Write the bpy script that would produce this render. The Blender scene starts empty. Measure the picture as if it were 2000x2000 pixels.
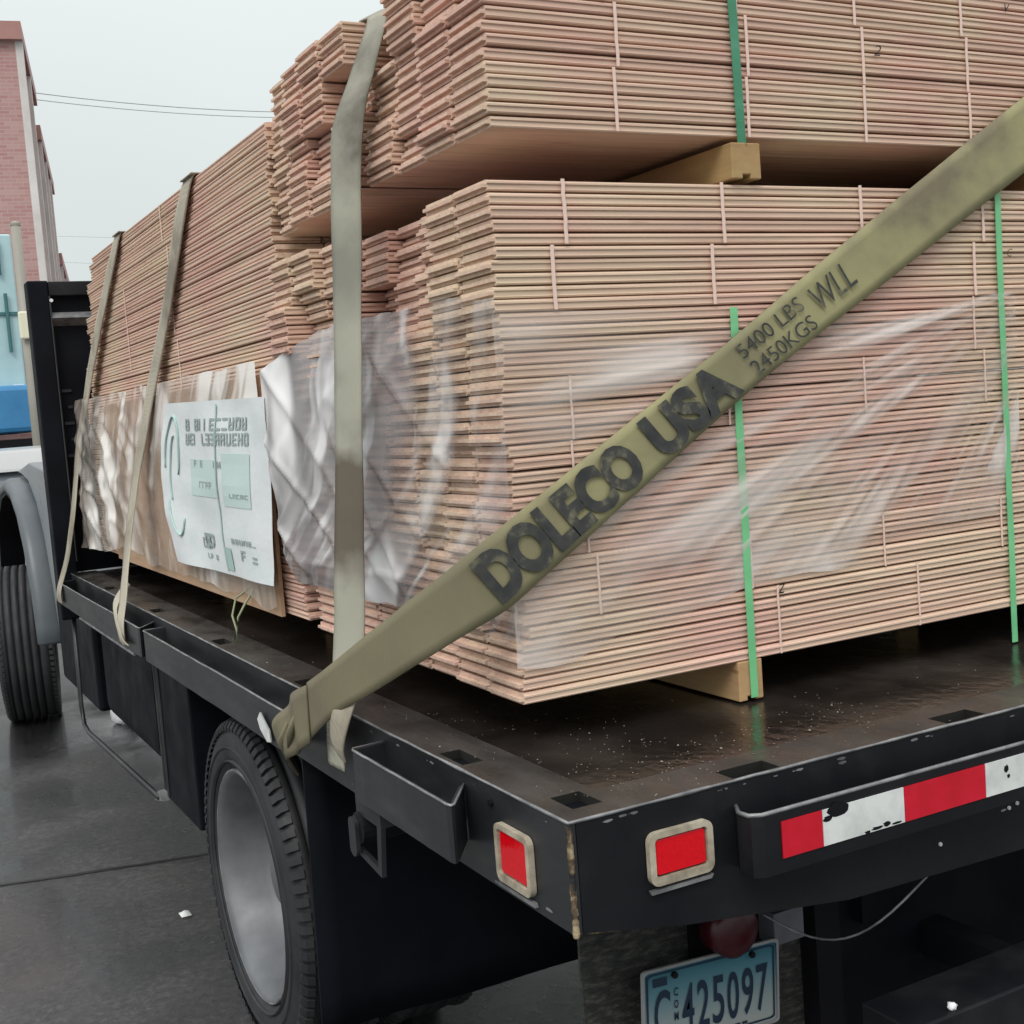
import bpy, bmesh, math, random
from mathutils import Vector, Matrix, noise
random.seed(7)
R = math.radians
S = bpy.context.scene
COL = S.collection

# ------------------------------------------------------------------ camera
CAMLOC = Vector((-0.8255, -1.4616, 1.6735))
cd = bpy.data.cameras.new('camera')
cam = bpy.data.objects.new('camera', cd); COL.objects.link(cam)
rx = Vector((0.8781, -0.4727, -0.0744)); dn = Vector((-0.1050, -0.0385, -0.9937)); fw = Vector((0.4668, 0.8804, -0.0834))
m = Matrix((( rx.x, -dn.x, -fw.x), (rx.y, -dn.y, -fw.y), (rx.z, -dn.z, -fw.z)))
cam.matrix_world = Matrix.Translation(CAMLOC) @ m.to_4x4()
cd.sensor_width = 36; cd.lens = 44.02; cd.clip_start = 0.05; cd.clip_end = 1500
S.camera = cam

# ------------------------------------------------------------------ world: overcast sky
SUN_EL, SUN_AZ = R(52), R(222)
w = bpy.data.worlds.new('World'); S.world = w; w.use_nodes = True
nt = w.node_tree; N = nt.nodes; L = nt.links; N.clear()
sky = N.new('ShaderNodeTexSky'); sky.sky_type = 'NISHITA'; sky.sun_disc = False
sky.sun_elevation = SUN_EL; sky.sun_rotation = SUN_AZ
geo = N.new('ShaderNodeTexCoord'); sep = N.new('ShaderNodeSeparateXYZ'); L.new(geo.outputs['Generated'], sep.inputs[0])
ramp = N.new('ShaderNodeMapRange'); ramp.inputs[1].default_value = 0.0; ramp.inputs[2].default_value = 1.0
ramp.inputs[3].default_value = 0.0; ramp.inputs[4].default_value = 1.0
L.new(sep.outputs['Z'], ramp.inputs[0])
sq = N.new('ShaderNodeMath'); sq.operation = 'POWER'; sq.inputs[1].default_value = 1.6; L.new(ramp.outputs[0], sq.inputs[0])
cl = N.new('ShaderNodeMix'); cl.data_type = 'RGBA'            # cloud layer: paler horizon, brighter zenith as under an overcast sky
cl.inputs[6].default_value = (6.95, 7.5, 7.35, 1); cl.inputs[7].default_value = (18.5, 19.0, 19.4, 1)
L.new(sq.outputs[0], cl.inputs[0])
cn = N.new('ShaderNodeTexNoise'); cn.inputs['Scale'].default_value = 2.2; cn.inputs['Detail'].default_value = 4
L.new(geo.outputs['Generated'], cn.inputs['Vector'])
cm = N.new('ShaderNodeMapRange'); cm.inputs[3].default_value = 0.93; cm.inputs[4].default_value = 1.07; L.new(cn.outputs['Fac'], cm.inputs[0])
mul = N.new('ShaderNodeVectorMath'); mul.operation = 'SCALE'; L.new(cl.outputs[2], mul.inputs[0]); L.new(cm.outputs[0], mul.inputs['Scale'])
mix = N.new('ShaderNodeMix'); mix.data_type = 'RGBA'; mix.inputs[0].default_value = 0.93
L.new(sky.outputs[0], mix.inputs[6]); L.new(mul.outputs[0], mix.inputs[7])
bg = N.new('ShaderNodeBackground'); bg.inputs['Strength'].default_value = 0.1
L.new(mix.outputs[2], bg.inputs[0])
wo = N.new('ShaderNodeOutputWorld'); L.new(bg.outputs[0], wo.inputs[0])
# ------------------------------------------------------------------ sun through cloud
sd = bpy.data.lights.new('sun', 'SUN'); sd.energy = 1.5; sd.angle = R(25); sd.color = (1.0, 0.965, 0.92)
sun = bpy.data.objects.new('sun', sd); COL.objects.link(sun)
sdir = Vector((-0.62, -0.62, 0.95)).normalized()
sun.rotation_euler = sdir.to_track_quat('Z', 'Y').to_euler(); sun.location = sdir*30
# ------------------------------------------------------------------ render look
S.view_settings.view_transform = 'Standard'; S.view_settings.look = 'None'
S.view_settings.exposure = 0.0; S.view_settings.gamma = 1.0; S.view_settings.use_curve_mapping = False
S.render.engine = 'CYCLES'

# ------------------------------------------------------------------ materials
def mat(name, col, rough=0.6, metal=0.0, spec=0.5):
    M = bpy.data.materials.new(name); M.use_nodes = True
    b = M.node_tree.nodes['Principled BSDF']
    b.inputs['Base Color'].default_value = (*col, 1); b.inputs['Roughness'].default_value = rough
    b.inputs['Metallic'].default_value = metal; b.inputs['Specular IOR Level'].default_value = spec
    return M, M.node_tree, b
def nnode(t, kind, **kw):
    n = t.nodes.new(kind)
    for k, v in kw.items():
        n.inputs[k.replace('_', ' ')].default_value = v
    return n
def coords(t, scale=(1, 1, 1), which='Object', rot=(0, 0, 0)):
    tc = t.nodes.new('ShaderNodeTexCoord'); mp = t.nodes.new('ShaderNodeMapping')
    mp.inputs['Scale'].default_value = scale; mp.inputs['Rotation'].default_value = rot
    if which == 'Position':
        g = t.nodes.new('ShaderNodeNewGeometry'); t.links.new(g.outputs['Position'], mp.inputs[0])
    else: t.links.new(tc.outputs[which], mp.inputs[0])
    return mp.outputs[0]
def rampn(t, fac, stops):
    r = t.nodes.new('ShaderNodeValToRGB'); e = r.color_ramp.elements
    while len(e) < len(stops): e.new(0.5)
    for i, (p, c) in enumerate(stops):
        e[i].position = p; e[i].color = (*c, 1) if len(c) == 3 else c
    t.links.new(fac, r.inputs[0]); return r.outputs[0]
def noisy(name, stops, scale=(5, 5, 5), nscale=1.0, detail=6, rough=(0.4, 0.7), bump=0.0, metal=0.0, spec=0.5, bscale=None, which='Position', bdist=0.002, nrough=0.6):
    M, t, b = mat(name, (1, 1, 1), 0.5, metal, spec)
    v = coords(t, scale, which)
    n = nnode(t, 'ShaderNodeTexNoise', Scale=nscale, Detail=detail, Roughness=nrough); t.links.new(v, n.inputs['Vector'])
    t.links.new(rampn(t, n.outputs['Fac'], stops), b.inputs['Base Color'])
    mr = t.nodes.new('ShaderNodeMapRange'); mr.inputs[1].default_value = 0.3; mr.inputs[2].default_value = 0.7
    mr.inputs[3].default_value = rough[0]; mr.inputs[4].default_value = rough[1]
    n2 = nnode(t, 'ShaderNodeTexNoise', Scale=nscale*1.7, Detail=3); t.links.new(v, n2.inputs['Vector'])
    t.links.new(n2.outputs['Fac'], mr.inputs[0]); t.links.new(mr.outputs[0], b.inputs['Roughness'])
    if bump:
        n3 = nnode(t, 'ShaderNodeTexNoise', Scale=(bscale or nscale*6), Detail=4); t.links.new(v, n3.inputs['Vector'])
        bp = t.nodes.new('ShaderNodeBump'); bp.inputs['Strength'].default_value = bump; bp.inputs['Distance'].default_value = bdist
        t.links.new(n3.outputs['Fac'], bp.inputs['Height']); t.links.new(bp.outputs[0], b.inputs['Normal'])
    return M
def wood_mat(name, scale, a=(0.71, 0.535, 0.43), b_=(0.68, 0.49, 0.40), c=(0.735, 0.57, 0.45)):
    M, t, b = mat(name, a, 0.75, 0, 0.25)
    v = coords(t, scale, 'Position')
    oi = t.nodes.new('ShaderNodeObjectInfo'); gi = t.nodes.new('ShaderNodeNewGeometry')
    ad = t.nodes.new('ShaderNodeMath'); ad.operation = 'ADD'
    t.links.new(oi.outputs['Random'], ad.inputs[0]); t.links.new(gi.outputs['Random Per Island'], ad.inputs[1])
    fr = t.nodes.new('ShaderNodeMath'); fr.operation = 'FRACT'; t.links.new(ad.outputs[0], fr.inputs[0])
    base = rampn(t, fr.outputs[0], [(0.0, b_), (0.35, a), (0.75, c), (1.0, tuple(x*0.90 for x in a))])
    n = nnode(t, 'ShaderNodeTexNoise', Scale=1.0, Detail=7, Roughness=0.65); t.links.new(v, n.inputs['Vector'])
    n2 = nnode(t, 'ShaderNodeTexNoise', Scale=2.6, Detail=3)
    t.links.new(coords(t, (1, 1, 1), 'Position'), n2.inputs['Vector'])
    tone = rampn(t, n.outputs['Fac'], [(0.25, (0.74, 0.68, 0.65)), (0.5, (0.97, 0.95, 0.94)), (0.75, (1.12, 1.12, 1.12))])
    pink = rampn(t, n2.outputs['Fac'], [(0.38, (1.0, 0.90, 0.92)), (0.62, (1.0, 1.04, 0.98))])
    mx = t.nodes.new('ShaderNodeMix'); mx.data_type = 'RGBA'; mx.blend_type = 'MULTIPLY'; mx.inputs[0].default_value = 1
    t.links.new(base, mx.inputs[6]); t.links.new(tone, mx.inputs[7])
    my = t.nodes.new('ShaderNodeMix'); my.data_type = 'RGBA'; my.blend_type = 'MULTIPLY'; my.inputs[0].default_value = 1
    t.links.new(mx.outputs[2], my.inputs[6]); t.links.new(pink, my.inputs[7])
    vo = t.nodes.new('ShaderNodeTexVoronoi'); vo.inputs['Scale'].default_value = 1.0
    t.links.new(coords(t, tuple(x*(0.55 if x > 20 else 1.6) for x in scale), 'Position'), vo.inputs['Vector'])
    kn = rampn(t, vo.outputs['Distance'], [(0.05, (0.38, 0.24, 0.18)), (0.13, (1, 1, 1))])
    mz = t.nodes.new('ShaderNodeMix'); mz.data_type = 'RGBA'; mz.blend_type = 'MULTIPLY'; mz.inputs[0].default_value = 0.55
    t.links.new(my.outputs[2], mz.inputs[6]); t.links.new(kn, mz.inputs[7])
    t.links.new(mz.outputs[2], b.inputs['Base Color'])
    bp = t.nodes.new('ShaderNodeBump'); bp.inputs['Strength'].default_value = 0.3; bp.inputs['Distance'].default_value = 0.001
    t.links.new(n.outputs['Fac'], bp.inputs['Height']); t.links.new(bp.outputs[0], b.inputs['Normal'])
    return M
WX = wood_mat('board_wood_x', (2.5, 60, 110))
WY = wood_mat('board_wood_y', (60, 2.5, 110))
WD = wood_mat('dunnage_wood', (20, 6, 40), (0.42, 0.29, 0.14), (0.34, 0.23, 0.11), (0.50, 0.36, 0.18))
BLK = noisy('black_painted_steel', [(0.3, (0.006, 0.0065, 0.009)), (0.55, (0.011, 0.0115, 0.014)), (0.78, (0.028, 0.028, 0.028))], (3, 3, 3), 1.6, 8, (0.32, 0.55), 0.15, 0, 0.22, 25)
RAIL = noisy('dusty_rail_paint', [(0.25, (0.012, 0.013, 0.016)), (0.55, (0.024, 0.025, 0.028)), (0.8, (0.06, 0.058, 0.055))], (3, 1.5, 6), 1.6, 8, (0.3, 0.5), 0.15, 0, 0.5, 25)
EDGE = noisy('worn_bare_edge', [(0.3, (0.09, 0.09, 0.095)), (0.55, (0.24, 0.24, 0.245)), (0.8, (0.42, 0.41, 0.40))], (8, 8, 8), 2.0, 5, (0.3, 0.5), 0.2, 0.3)
RUST = noisy('chipped_rusty_corner', [(0.42, (0.012, 0.012, 0.015)), (0.5, (0.10, 0.065, 0.035)), (0.62, (0.42, 0.33, 0.20)), (0.75, (0.07, 0.04, 0.02))], (12, 12, 14), 2.0, 6, (0.5, 0.8), 0.4)
DECK = noisy('wet_deck', [(0.25, (0.006, 0.0055, 0.0055)), (0.48, (0.014, 0.0115, 0.010)), (0.64, (0.038, 0.031, 0.026)), (0.85, (0.09, 0.08, 0.068))], (2.2, 1.5, 2), 1.6, 9, (0.07, 0.36), 0.5, 0, 0.5, 22, bdist=0.003)
DECKE = noisy('wet_deck_edge_steel', [(0.25, (0.012, 0.012, 0.012)), (0.5, (0.036, 0.033, 0.030)), (0.8, (0.09, 0.083, 0.075))], (4, 2, 4), 1.8, 9, (0.18, 0.5), 0.35, 0, 0.5, 22)
PIT, *_ = mat('pocket_dark', (0.006, 0.006, 0.004), 0.9)
DARKP = noisy('dark_underbody_paint', [(0.3, (0.003, 0.0035, 0.006)), (0.7, (0.008, 0.009, 0.013))], (3, 3, 3), 1.6, 5, (0.5, 0.7), 0.1, 0, 0.12)
TYRE = noisy('tyre_rubber', [(0.3, (0.013, 0.014, 0.016)), (0.6, (0.03, 0.03, 0.033)), (0.85, (0.06, 0.058, 0.055))], (4, 4, 4), 1.5, 6, (0.55, 0.8), 0.2)
RIM = noisy('rim_silver_paint', [(0.25, (0.11, 0.115, 0.125)), (0.55, (0.17, 0.175, 0.185)), (0.8, (0.23, 0.235, 0.24))], (5, 5, 5), 1.2, 6, (0.42, 0.6), 0.1, 0.25)
FLAP = noisy('flap_rubber', [(0.3, (0.003, 0.0045, 0.008)), (0.7, (0.007, 0.009, 0.013))], (3, 3, 3), 1.5, 5, (0.5, 0.75), 0.2, 0, 0.15)
MUD = noisy('muddy_galvanised', [(0.3, (0.012, 0.0125, 0.012)), (0.5, (0.032, 0.033, 0.029)), (0.64, (0.085, 0.082, 0.072)), (0.8, (0.03, 0.03, 0.026))], (14, 14, 40), 2.4, 8, (0.4, 0.8), 0.7, bdist=0.004)
SILV = noisy('grey_truck_paint', [(0.3, (0.20, 0.22, 0.235)), (0.7, (0.27, 0.29, 0.30))], (2, 2, 2), 1.2, 4, (0.25, 0.4), 0.0)
FLARE = noisy('grey_fender_plastic', [(0.3, (0.075, 0.088, 0.098)), (0.7, (0.12, 0.135, 0.145))], (2, 2, 2), 1.2, 4, (0.35, 0.5), 0.0)
REDL, t_, b_ = mat('red_lens', (0.62, 0.006, 0.012), 0.12); b_.inputs['Coat Weight'].default_value = 0.15; b_.inputs['Specular IOR Level'].default_value = 0.3
wv_ = t_.nodes.new('ShaderNodeTexVoronoi'); wv_.inputs['Scale'].default_value = 170; t_.links.new(coords(t_, (1, 1, 1), 'Position'), wv_.inputs['Vector']); bq_ = t_.nodes.new('ShaderNodeBump'); bq_.inputs['Strength'].default_value = 0.08; bq_.inputs['Distance'].default_value = 0.003; t_.links.new(wv_.outputs['Distance'], bq_.inputs['Height']); t_.links.new(bq_.outputs[0], b_.inputs['Normal']); t_.links.new(rampn(t_, wv_.outputs['Distance'], [(0.0, (0.74, 0.004, 0.012)), (0.8, (0.66, 0.003, 0.010))]), b_.inputs['Base Color'])
DRED, *_ = mat('dark_red_lens', (0.05, 0.001, 0.006), 0.35)
LFRAME = noisy('lamp_frame_steel', [(0.3, (0.22, 0.19, 0.14)), (0.6, (0.48, 0.42, 0.32)), (0.85, (0.60, 0.55, 0.45))], (14, 14, 14), 2, 5, (0.3, 0.6), 0.2)
TRED = noisy('tape_red', [(0.3, (0.50, 0.004, 0.015)), (0.7, (0.64, 0.008, 0.03))], (8, 8, 8), 2, 4, (0.3, 0.45))
TWHT = noisy('tape_white', [(0.25, (0.50, 0.52, 0.50)), (0.6, (0.74, 0.76, 0.74))], (8, 8, 8), 2, 4, (0.3, 0.45))
NAVY, *_ = mat('plate_ink', (0.006, 0.022, 0.05), 0.5)
BLKD, *_ = mat('black_detail', (0.006, 0.006, 0.008), 0.6, 0, 0.2)
TIE, *_ = mat('pink_string', (0.80, 0.60, 0.52), 0.6)
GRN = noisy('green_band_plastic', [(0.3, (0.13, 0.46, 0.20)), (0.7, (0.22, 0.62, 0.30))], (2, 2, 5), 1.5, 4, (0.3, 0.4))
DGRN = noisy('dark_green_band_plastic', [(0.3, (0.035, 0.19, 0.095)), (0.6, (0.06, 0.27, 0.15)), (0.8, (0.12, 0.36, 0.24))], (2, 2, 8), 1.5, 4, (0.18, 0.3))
SNOW = noisy('snow', [(0.3, (0.75, 0.77, 0.80)), (0.7, (0.85, 0.86, 0.88))], (20, 20, 20), 2, 4, (0.6, 0.8), 0.4)
def strap_mat(name, a, b2, c, sc=(3.5, 3.5, 3.5)):
    M = noisy(name, [(0.36, c), (0.45, b2), (0.54, a), (0.72, tuple(x*1.14 for x in a))], sc, 1.3, 8, (0.6, 0.85), 0.0, spec=0.25)
    t = M.node_tree; b = t.nodes['Principled BSDF']
    wv = t.nodes.new('ShaderNodeTexWave'); wv.inputs['Scale'].default_value = 420; wv.inputs['Distortion'].default_value = 1.5
    t.links.new(coords(t, (0.6, 0.7, 1.0), 'Position'), wv.inputs['Vector'])
    bp = t.nodes.new('ShaderNodeBump'); bp.inputs['Strength'].default_value = 0.35; bp.inputs['Distance'].default_value = 0.0012
    t.links.new(wv.outputs['Fac'], bp.inputs['Height']); t.links.new(bp.outputs[0], b.inputs['Normal'])
    return M
OLIVE = strap_mat('olive_webbing', (0.37, 0.345, 0.18), (0.31, 0.285, 0.16), (0.22, 0.19, 0.12), (2.2, 2.2, 2.8))
GREYW = strap_mat('grey_webbing', (0.38, 0.37, 0.30), (0.28, 0.27, 0.22), (0.14, 0.125, 0.10), (1.5, 1.5, 2.0))
TANW = strap_mat('tan_webbing', (0.43, 0.39, 0.31), (0.36, 0.32, 0.25), (0.25, 0.215, 0.17))
INK = noisy('worn_strap_ink', [(0.38, (0.03, 0.031, 0.032)), (0.55, (0.055, 0.056, 0.05)), (0.66, (0.17, 0.16, 0.10))], (16, 16, 16), 1.5, 5, (0.6, 0.8))

def film_mat(name, haze_col, fold_sheen_col, haze, fold, scale, win, rough=0.16, grad=None, dist=0.5):
    M = bpy.data.materials.new(name); M.use_nodes = True; t = M.node_tree; t.nodes.clear()
    def math_(op, a, b_=None, c=None, clamp=False):
        n = t.nodes.new('ShaderNodeMath'); n.operation = op; n.use_clamp = clamp
        for i_, x in enumerate((a, b_, c)):
            if x is None: continue
            if isinstance(x, (int, float)): n.inputs[i_].default_value = x
            else: t.links.new(x, n.inputs[i_])
        return n.outputs[0]
    def mrange(x, a, b_, c, d, smooth=True):
        n = t.nodes.new('ShaderNodeMapRange'); n.interpolation_type = 'SMOOTHSTEP' if smooth else 'LINEAR'
        for i_, q in enumerate((a, b_, c, d)): n.inputs[i_+1].default_value = q
        t.links.new(x, n.inputs[0]); return n.outputs[0]
    o = t.nodes.new('ShaderNodeOutputMaterial'); mx = t.nodes.new('ShaderNodeMixShader')
    tr = t.nodes.new('ShaderNodeBsdfTransparent'); p = t.nodes.new('ShaderNodeBsdfPrincipled')
    p.inputs['Roughness'].default_value = rough; p.inputs['Specular IOR Level'].default_value = 0.8
    tr.inputs[0].default_value = (0.98, 0.98, 0.98, 1)
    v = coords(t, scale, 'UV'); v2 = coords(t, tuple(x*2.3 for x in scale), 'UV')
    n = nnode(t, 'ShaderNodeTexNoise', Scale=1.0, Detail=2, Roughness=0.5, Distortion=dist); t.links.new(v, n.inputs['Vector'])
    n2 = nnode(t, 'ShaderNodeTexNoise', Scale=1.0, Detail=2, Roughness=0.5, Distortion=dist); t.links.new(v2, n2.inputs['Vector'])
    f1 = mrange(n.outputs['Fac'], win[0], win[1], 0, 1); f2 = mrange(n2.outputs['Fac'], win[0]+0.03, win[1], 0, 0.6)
    fold_sheen = math_('MAXIMUM', f1, f2)
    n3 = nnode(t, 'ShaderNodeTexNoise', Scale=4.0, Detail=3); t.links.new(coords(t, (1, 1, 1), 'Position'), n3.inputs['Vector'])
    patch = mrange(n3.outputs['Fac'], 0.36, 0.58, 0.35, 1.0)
    fold_sheen = math_('MULTIPLY', fold_sheen, patch)
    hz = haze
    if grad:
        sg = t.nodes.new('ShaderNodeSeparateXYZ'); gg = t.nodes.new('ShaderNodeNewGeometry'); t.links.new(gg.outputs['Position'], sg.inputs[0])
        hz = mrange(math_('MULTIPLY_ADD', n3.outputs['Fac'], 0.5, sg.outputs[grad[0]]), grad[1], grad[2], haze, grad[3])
    a = math_('MULTIPLY_ADD', fold_sheen, fold, hz, clamp=True)
    cm_ = t.nodes.new('ShaderNodeMix'); cm_.data_type = 'RGBA'; cm_.inputs[6].default_value = (*haze_col, 1); cm_.inputs[7].default_value = (*fold_sheen_col, 1)  # white in the folds: milky layered film plus sheen painted into the colour
    t.links.new(fold_sheen, cm_.inputs[0]); t.links.new(cm_.outputs[2], p.inputs['Base Color'])
    bp = t.nodes.new('ShaderNodeBump'); bp.inputs['Strength'].default_value = 0.4; bp.inputs['Distance'].default_value = 0.006
    t.links.new(math_('ADD', n.outputs['Fac'], math_('MULTIPLY', n2.outputs['Fac'], 0.5)), bp.inputs['Height']); t.links.new(bp.outputs[0], p.inputs['Normal'])
    t.links.new(a, mx.inputs[0]); t.links.new(tr.outputs[0], mx.inputs[1]); t.links.new(p.outputs[0], mx.inputs[2])
    t.links.new(mx.outputs[0], o.inputs[0])
    return M
def stain(M, axis, a, b_, c, d, col, amt):
    '''a dirty stretch of webbing between positions a-b (fading in) and c-d (fading out)'''
    t = M.node_tree; b = t.nodes['Principled BSDF']; src = b.inputs['Base Color'].links[0].from_socket
    g_ = t.nodes.new('ShaderNodeNewGeometry'); sx_ = t.nodes.new('ShaderNodeSeparateXYZ'); t.links.new(g_.outputs['Position'], sx_.inputs[0])
    n_ = nnode(t, 'ShaderNodeTexNoise', Scale=9.0, Detail=5); t.links.new(g_.outputs['Position'], n_.inputs['Vector'])
    ma = t.nodes.new('ShaderNodeMath'); ma.operation = 'MULTIPLY_ADD'; ma.inputs[1].default_value = 0.16; t.links.new(n_.outputs['Fac'], ma.inputs[0]); t.links.new(sx_.outputs[axis], ma.inputs[2])
    m1 = t.nodes.new('ShaderNodeMapRange'); m2 = t.nodes.new('ShaderNodeMapRange')
    for m_, (p0, p1, q0, q1) in ((m1, (a, b_, 0, 1)), (m2, (c, d, 1, 0))):
        m_.inputs[1].default_value = p0+0.08; m_.inputs[2].default_value = p1+0.08; m_.inputs[3].default_value = q0; m_.inputs[4].default_value = q1
        t.links.new(ma.outputs[0], m_.inputs[0])
    mm = t.nodes.new('ShaderNodeMath'); mm.operation = 'MULTIPLY'; t.links.new(m1.outputs[0], mm.inputs[0]); t.links.new(m2.outputs[0], mm.inputs[1])
    mk2 = t.nodes.new('ShaderNodeMath'); mk2.operation = 'MULTIPLY'; mk2.inputs[1].default_value = amt; t.links.new(mm.outputs[0], mk2.inputs[0])
    x_ = t.nodes.new('ShaderNodeMix'); x_.data_type = 'RGBA'; x_.inputs[7].default_value = (*col, 1)
    t.links.new(mk2.outputs[0], x_.inputs[0]); t.links.new(src, x_.inputs[6]); t.links.new(x_.outputs[2], b.inputs['Base Color'])
stain(OLIVE, 'X', -0.3, -0.2, 0.02, 0.30, (0.155, 0.135, 0.095), 0.75)
stain(OLIVE, 'X', 0.40, 0.52, 0.62, 0.70, (0.17, 0.155, 0.10), 0.5)
stain(GREYW, 'Z', 1.34, 1.42, 1.56, 1.62, (0.115, 0.09, 0.065), 0.9)
stain(GREYW, 'Z', 1.85, 1.95, 2.0, 2.08, (0.15, 0.15, 0.125), 0.55)

# ------------------------------------------------------------------ mesh helpers
class MB:
    def __init__(s): s.v = []; s.f = []; s.sm = False
    def add(s, vs, fs):
        b = len(s.v); s.v += [Vector(x) for x in vs]; s.f += [tuple(b+i for i in q) for q in fs]; return s
    def box(s, a, b):
        x0, y0, z0 = a; x1, y1, z1 = b
        return s.add([(x0,y0,z0),(x1,y0,z0),(x1,y1,z0),(x0,y1,z0),(x0,y0,z1),(x1,y0,z1),(x1,y1,z1),(x0,y1,z1)],
              [(0,3,2,1),(4,5,6,7),(0,1,5,4),(1,2,6,5),(2,3,7,6),(3,0,4,7)])
    def prism(s, pts, axis, a, b):
        n = len(pts)
        def P(p, t): 
            return (t, p[0], p[1]) if axis == 0 else (p[0], t, p[1]) if axis == 1 else (p[0], p[1], t)
        vs = [P(p, a) for p in pts] + [P(p, b) for p in pts]
        fs = [tuple(range(n))[::-1], tuple(range(n, 2*n))] + [(i, (i+1) % n, n+(i+1) % n, n+i) for i in range(n)]
        return s.add(vs, fs)
    def tube(s, pts, r, n=8, cap=True):
        pts = [Vector(p) for p in pts]; rings = []
        for i, p in enumerate(pts):
            d = (pts[min(i+1, len(pts)-1)] - pts[max(i-1, 0)]).normalized()
            up = Vector((0, 0, 1)) if abs(d.z) < 0.9 else Vector((1, 0, 0))
            a = d.cross(up).normalized(); b = d.cross(a).normalized()
            rr = r[i] if isinstance(r, (list, tuple)) else r
            rings.append([p + (a*math.cos(2*math.pi*k/n) + b*math.sin(2*math.pi*k/n))*rr for k in range(n)])
        vs = [q for g in rings for q in g]
        fs = [(i*n+k, i*n+(k+1) % n, (i+1)*n+(k+1) % n, (i+1)*n+k) for i in range(len(pts)-1) for k in range(n)]
        if cap: fs += [tuple(range(n))[::-1], tuple((len(pts)-1)*n+k for k in range(n))]
        return s.add(vs, fs)
    def lathe(s, prof, c, axis=0, n=64, closed=False):
        vs = []; fs = []; m_ = len(prof)
        for k in range(n):
            a = 2*math.pi*k/n
            for (h, r) in prof:
                if axis == 0: vs.append((c[0]+h, c[1]+r*math.cos(a), c[2]+r*math.sin(a)))
                elif axis == 1: vs.append((c[0]+r*math.cos(a), c[1]+h, c[2]+r*math.sin(a)))
                else: vs.append((c[0]+r*math.cos(a), c[1]+r*math.sin(a), c[2]+h))
        for k in range(n):
            k2 = (k+1) % n
            for i in range(m_ if closed else m_-1):
                j = (i+1) % m_; fs.append((k*m_+i, k*m_+j, k2*m_+j, k2*m_+i))
        return s.add(vs, fs)
    def grid(s, fn, nu, nv, thick=None):
        vs = [fn(i/nu, j/nv) for j in range(nv+1) for i in range(nu+1)]
        fs = [(j*(nu+1)+i, j*(nu+1)+i+1, (j+1)*(nu+1)+i+1, (j+1)*(nu+1)+i) for j in range(nv) for i in range(nu)]
        return s.add(vs, fs)
    def strip(s, pairs, th, sub=6):
        """webbing: pairs of edge points (left, right) smoothed along the length, given real thickness"""
        P = [(Vector(a), Vector(b)) for a, b in pairs]; out = []
        def cr(p0, p1, p2, p3, t): return 0.5*((2*p1)+(p2-p0)*t+(2*p0-5*p1+4*p2-p3)*t*t+(3*p1-p0-3*p2+p3)*t**3)
        for i in range(len(P)-1):
            q = [P[max(i-1, 0)], P[i], P[i+1], P[min(i+2, len(P)-1)]]
            for k in range(sub):
                t = k/sub; out.append((cr(*[x[0] for x in q], t), cr(*[x[1] for x in q], t)))
        out.append(P[-1]); n = len(out); vs = []; nc = 6
        for i, (a, b) in enumerate(out):
            d = (out[min(i+1, n-1)][0]-out[max(i-1, 0)][0]); nr = d.cross(b-a)
            nr = nr.normalized()*th if nr.length > 1e-9 else Vector((0, 0, th))
            for k in range(nc+1):
                p = a.lerp(b, k/nc); wob = nr.normalized()*0.0022*noise.noise(p*9)
                vs.append(p+wob+nr*0.5)
            for k in range(nc, -1, -1):
                p = a.lerp(b, k/nc); wob = nr.normalized()*0.0022*noise.noise(p*9)
                vs.append(p+wob-nr*0.5)
        w_ = 2*(nc+1)
        fs = [(i*w_+k, i*w_+(k+1) % w_, (i+1)*w_+(k+1) % w_, (i+1)*w_+k) for i in range(n-1) for k in range(w_)]
        fs += [tuple(range(w_))[::-1], tuple((n-1)*w_+k for k in range(w_))]
        return s.add(vs, fs)
    def build(s, name, material, parent=None, smooth=False, bevel=0, **props):
        off = Vector((0, 0, 0)); q = parent
        while q is not None: off += q.location; q = q.parent
        me = bpy.data.meshes.new(name); me.from_pydata([tuple(v-off) for v in s.v], [], s.f); me.update()
        bm = bmesh.new(); bm.from_mesh(me); bmesh.ops.recalc_face_normals(bm, faces=bm.faces); bm.to_mesh(me); bm.free()
        if material: me.materials.append(material)
        if smooth: me.shade_smooth()
        o = bpy.data.objects.new(name, me); COL.objects.link(o); o.parent = parent
        if bevel:
            bv = o.modifiers.new('bevel', 'BEVEL'); bv.width = bevel; bv.segments = 2; bv.limit_method = 'ANGLE'
        for k, v_ in props.items(): o[k] = v_
        return o
def tag(o, label=None, category=None, group=None, kind=None):
    for k, v in (('label', label), ('category', category), ('group', group), ('kind', kind)):
        if v: o[k] = v
    return o
def thing(name, loc, label, category, group=None):
    o = bpy.data.objects.new(name, None); COL.objects.link(o); o.location = loc; o.empty_display_size = 0.1
    return tag(o, label, category, group)
def text2d(body, offset=0.0, shear=0.0):
    c = bpy.data.curves.new('t', 'FONT'); c.body = body; c.offset = offset; c.shear = shear; c.resolution_u = 4
    o = bpy.data.objects.new('t', c); COL.objects.link(o); bpy.context.view_layer.update()
    dg = bpy.context.evaluated_depsgraph_get(); me = bpy.data.meshes.new_from_object(o.evaluated_get(dg))
    V = [Vector(v.co) for v in me.vertices]; F = [tuple(p.vertices) for p in me.polygons]
    bpy.data.objects.remove(o); bpy.data.curves.remove(c); bpy.data.meshes.remove(me)
    xs = [v.x for v in V]; ys = [v.y for v in V]; x0, x1, y0, y1 = min(xs), max(xs), min(ys), max(ys)
    return [((v.x-x0)/(x1-x0), (v.y-y0)/(y1-y0)) for v in V], F
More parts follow.
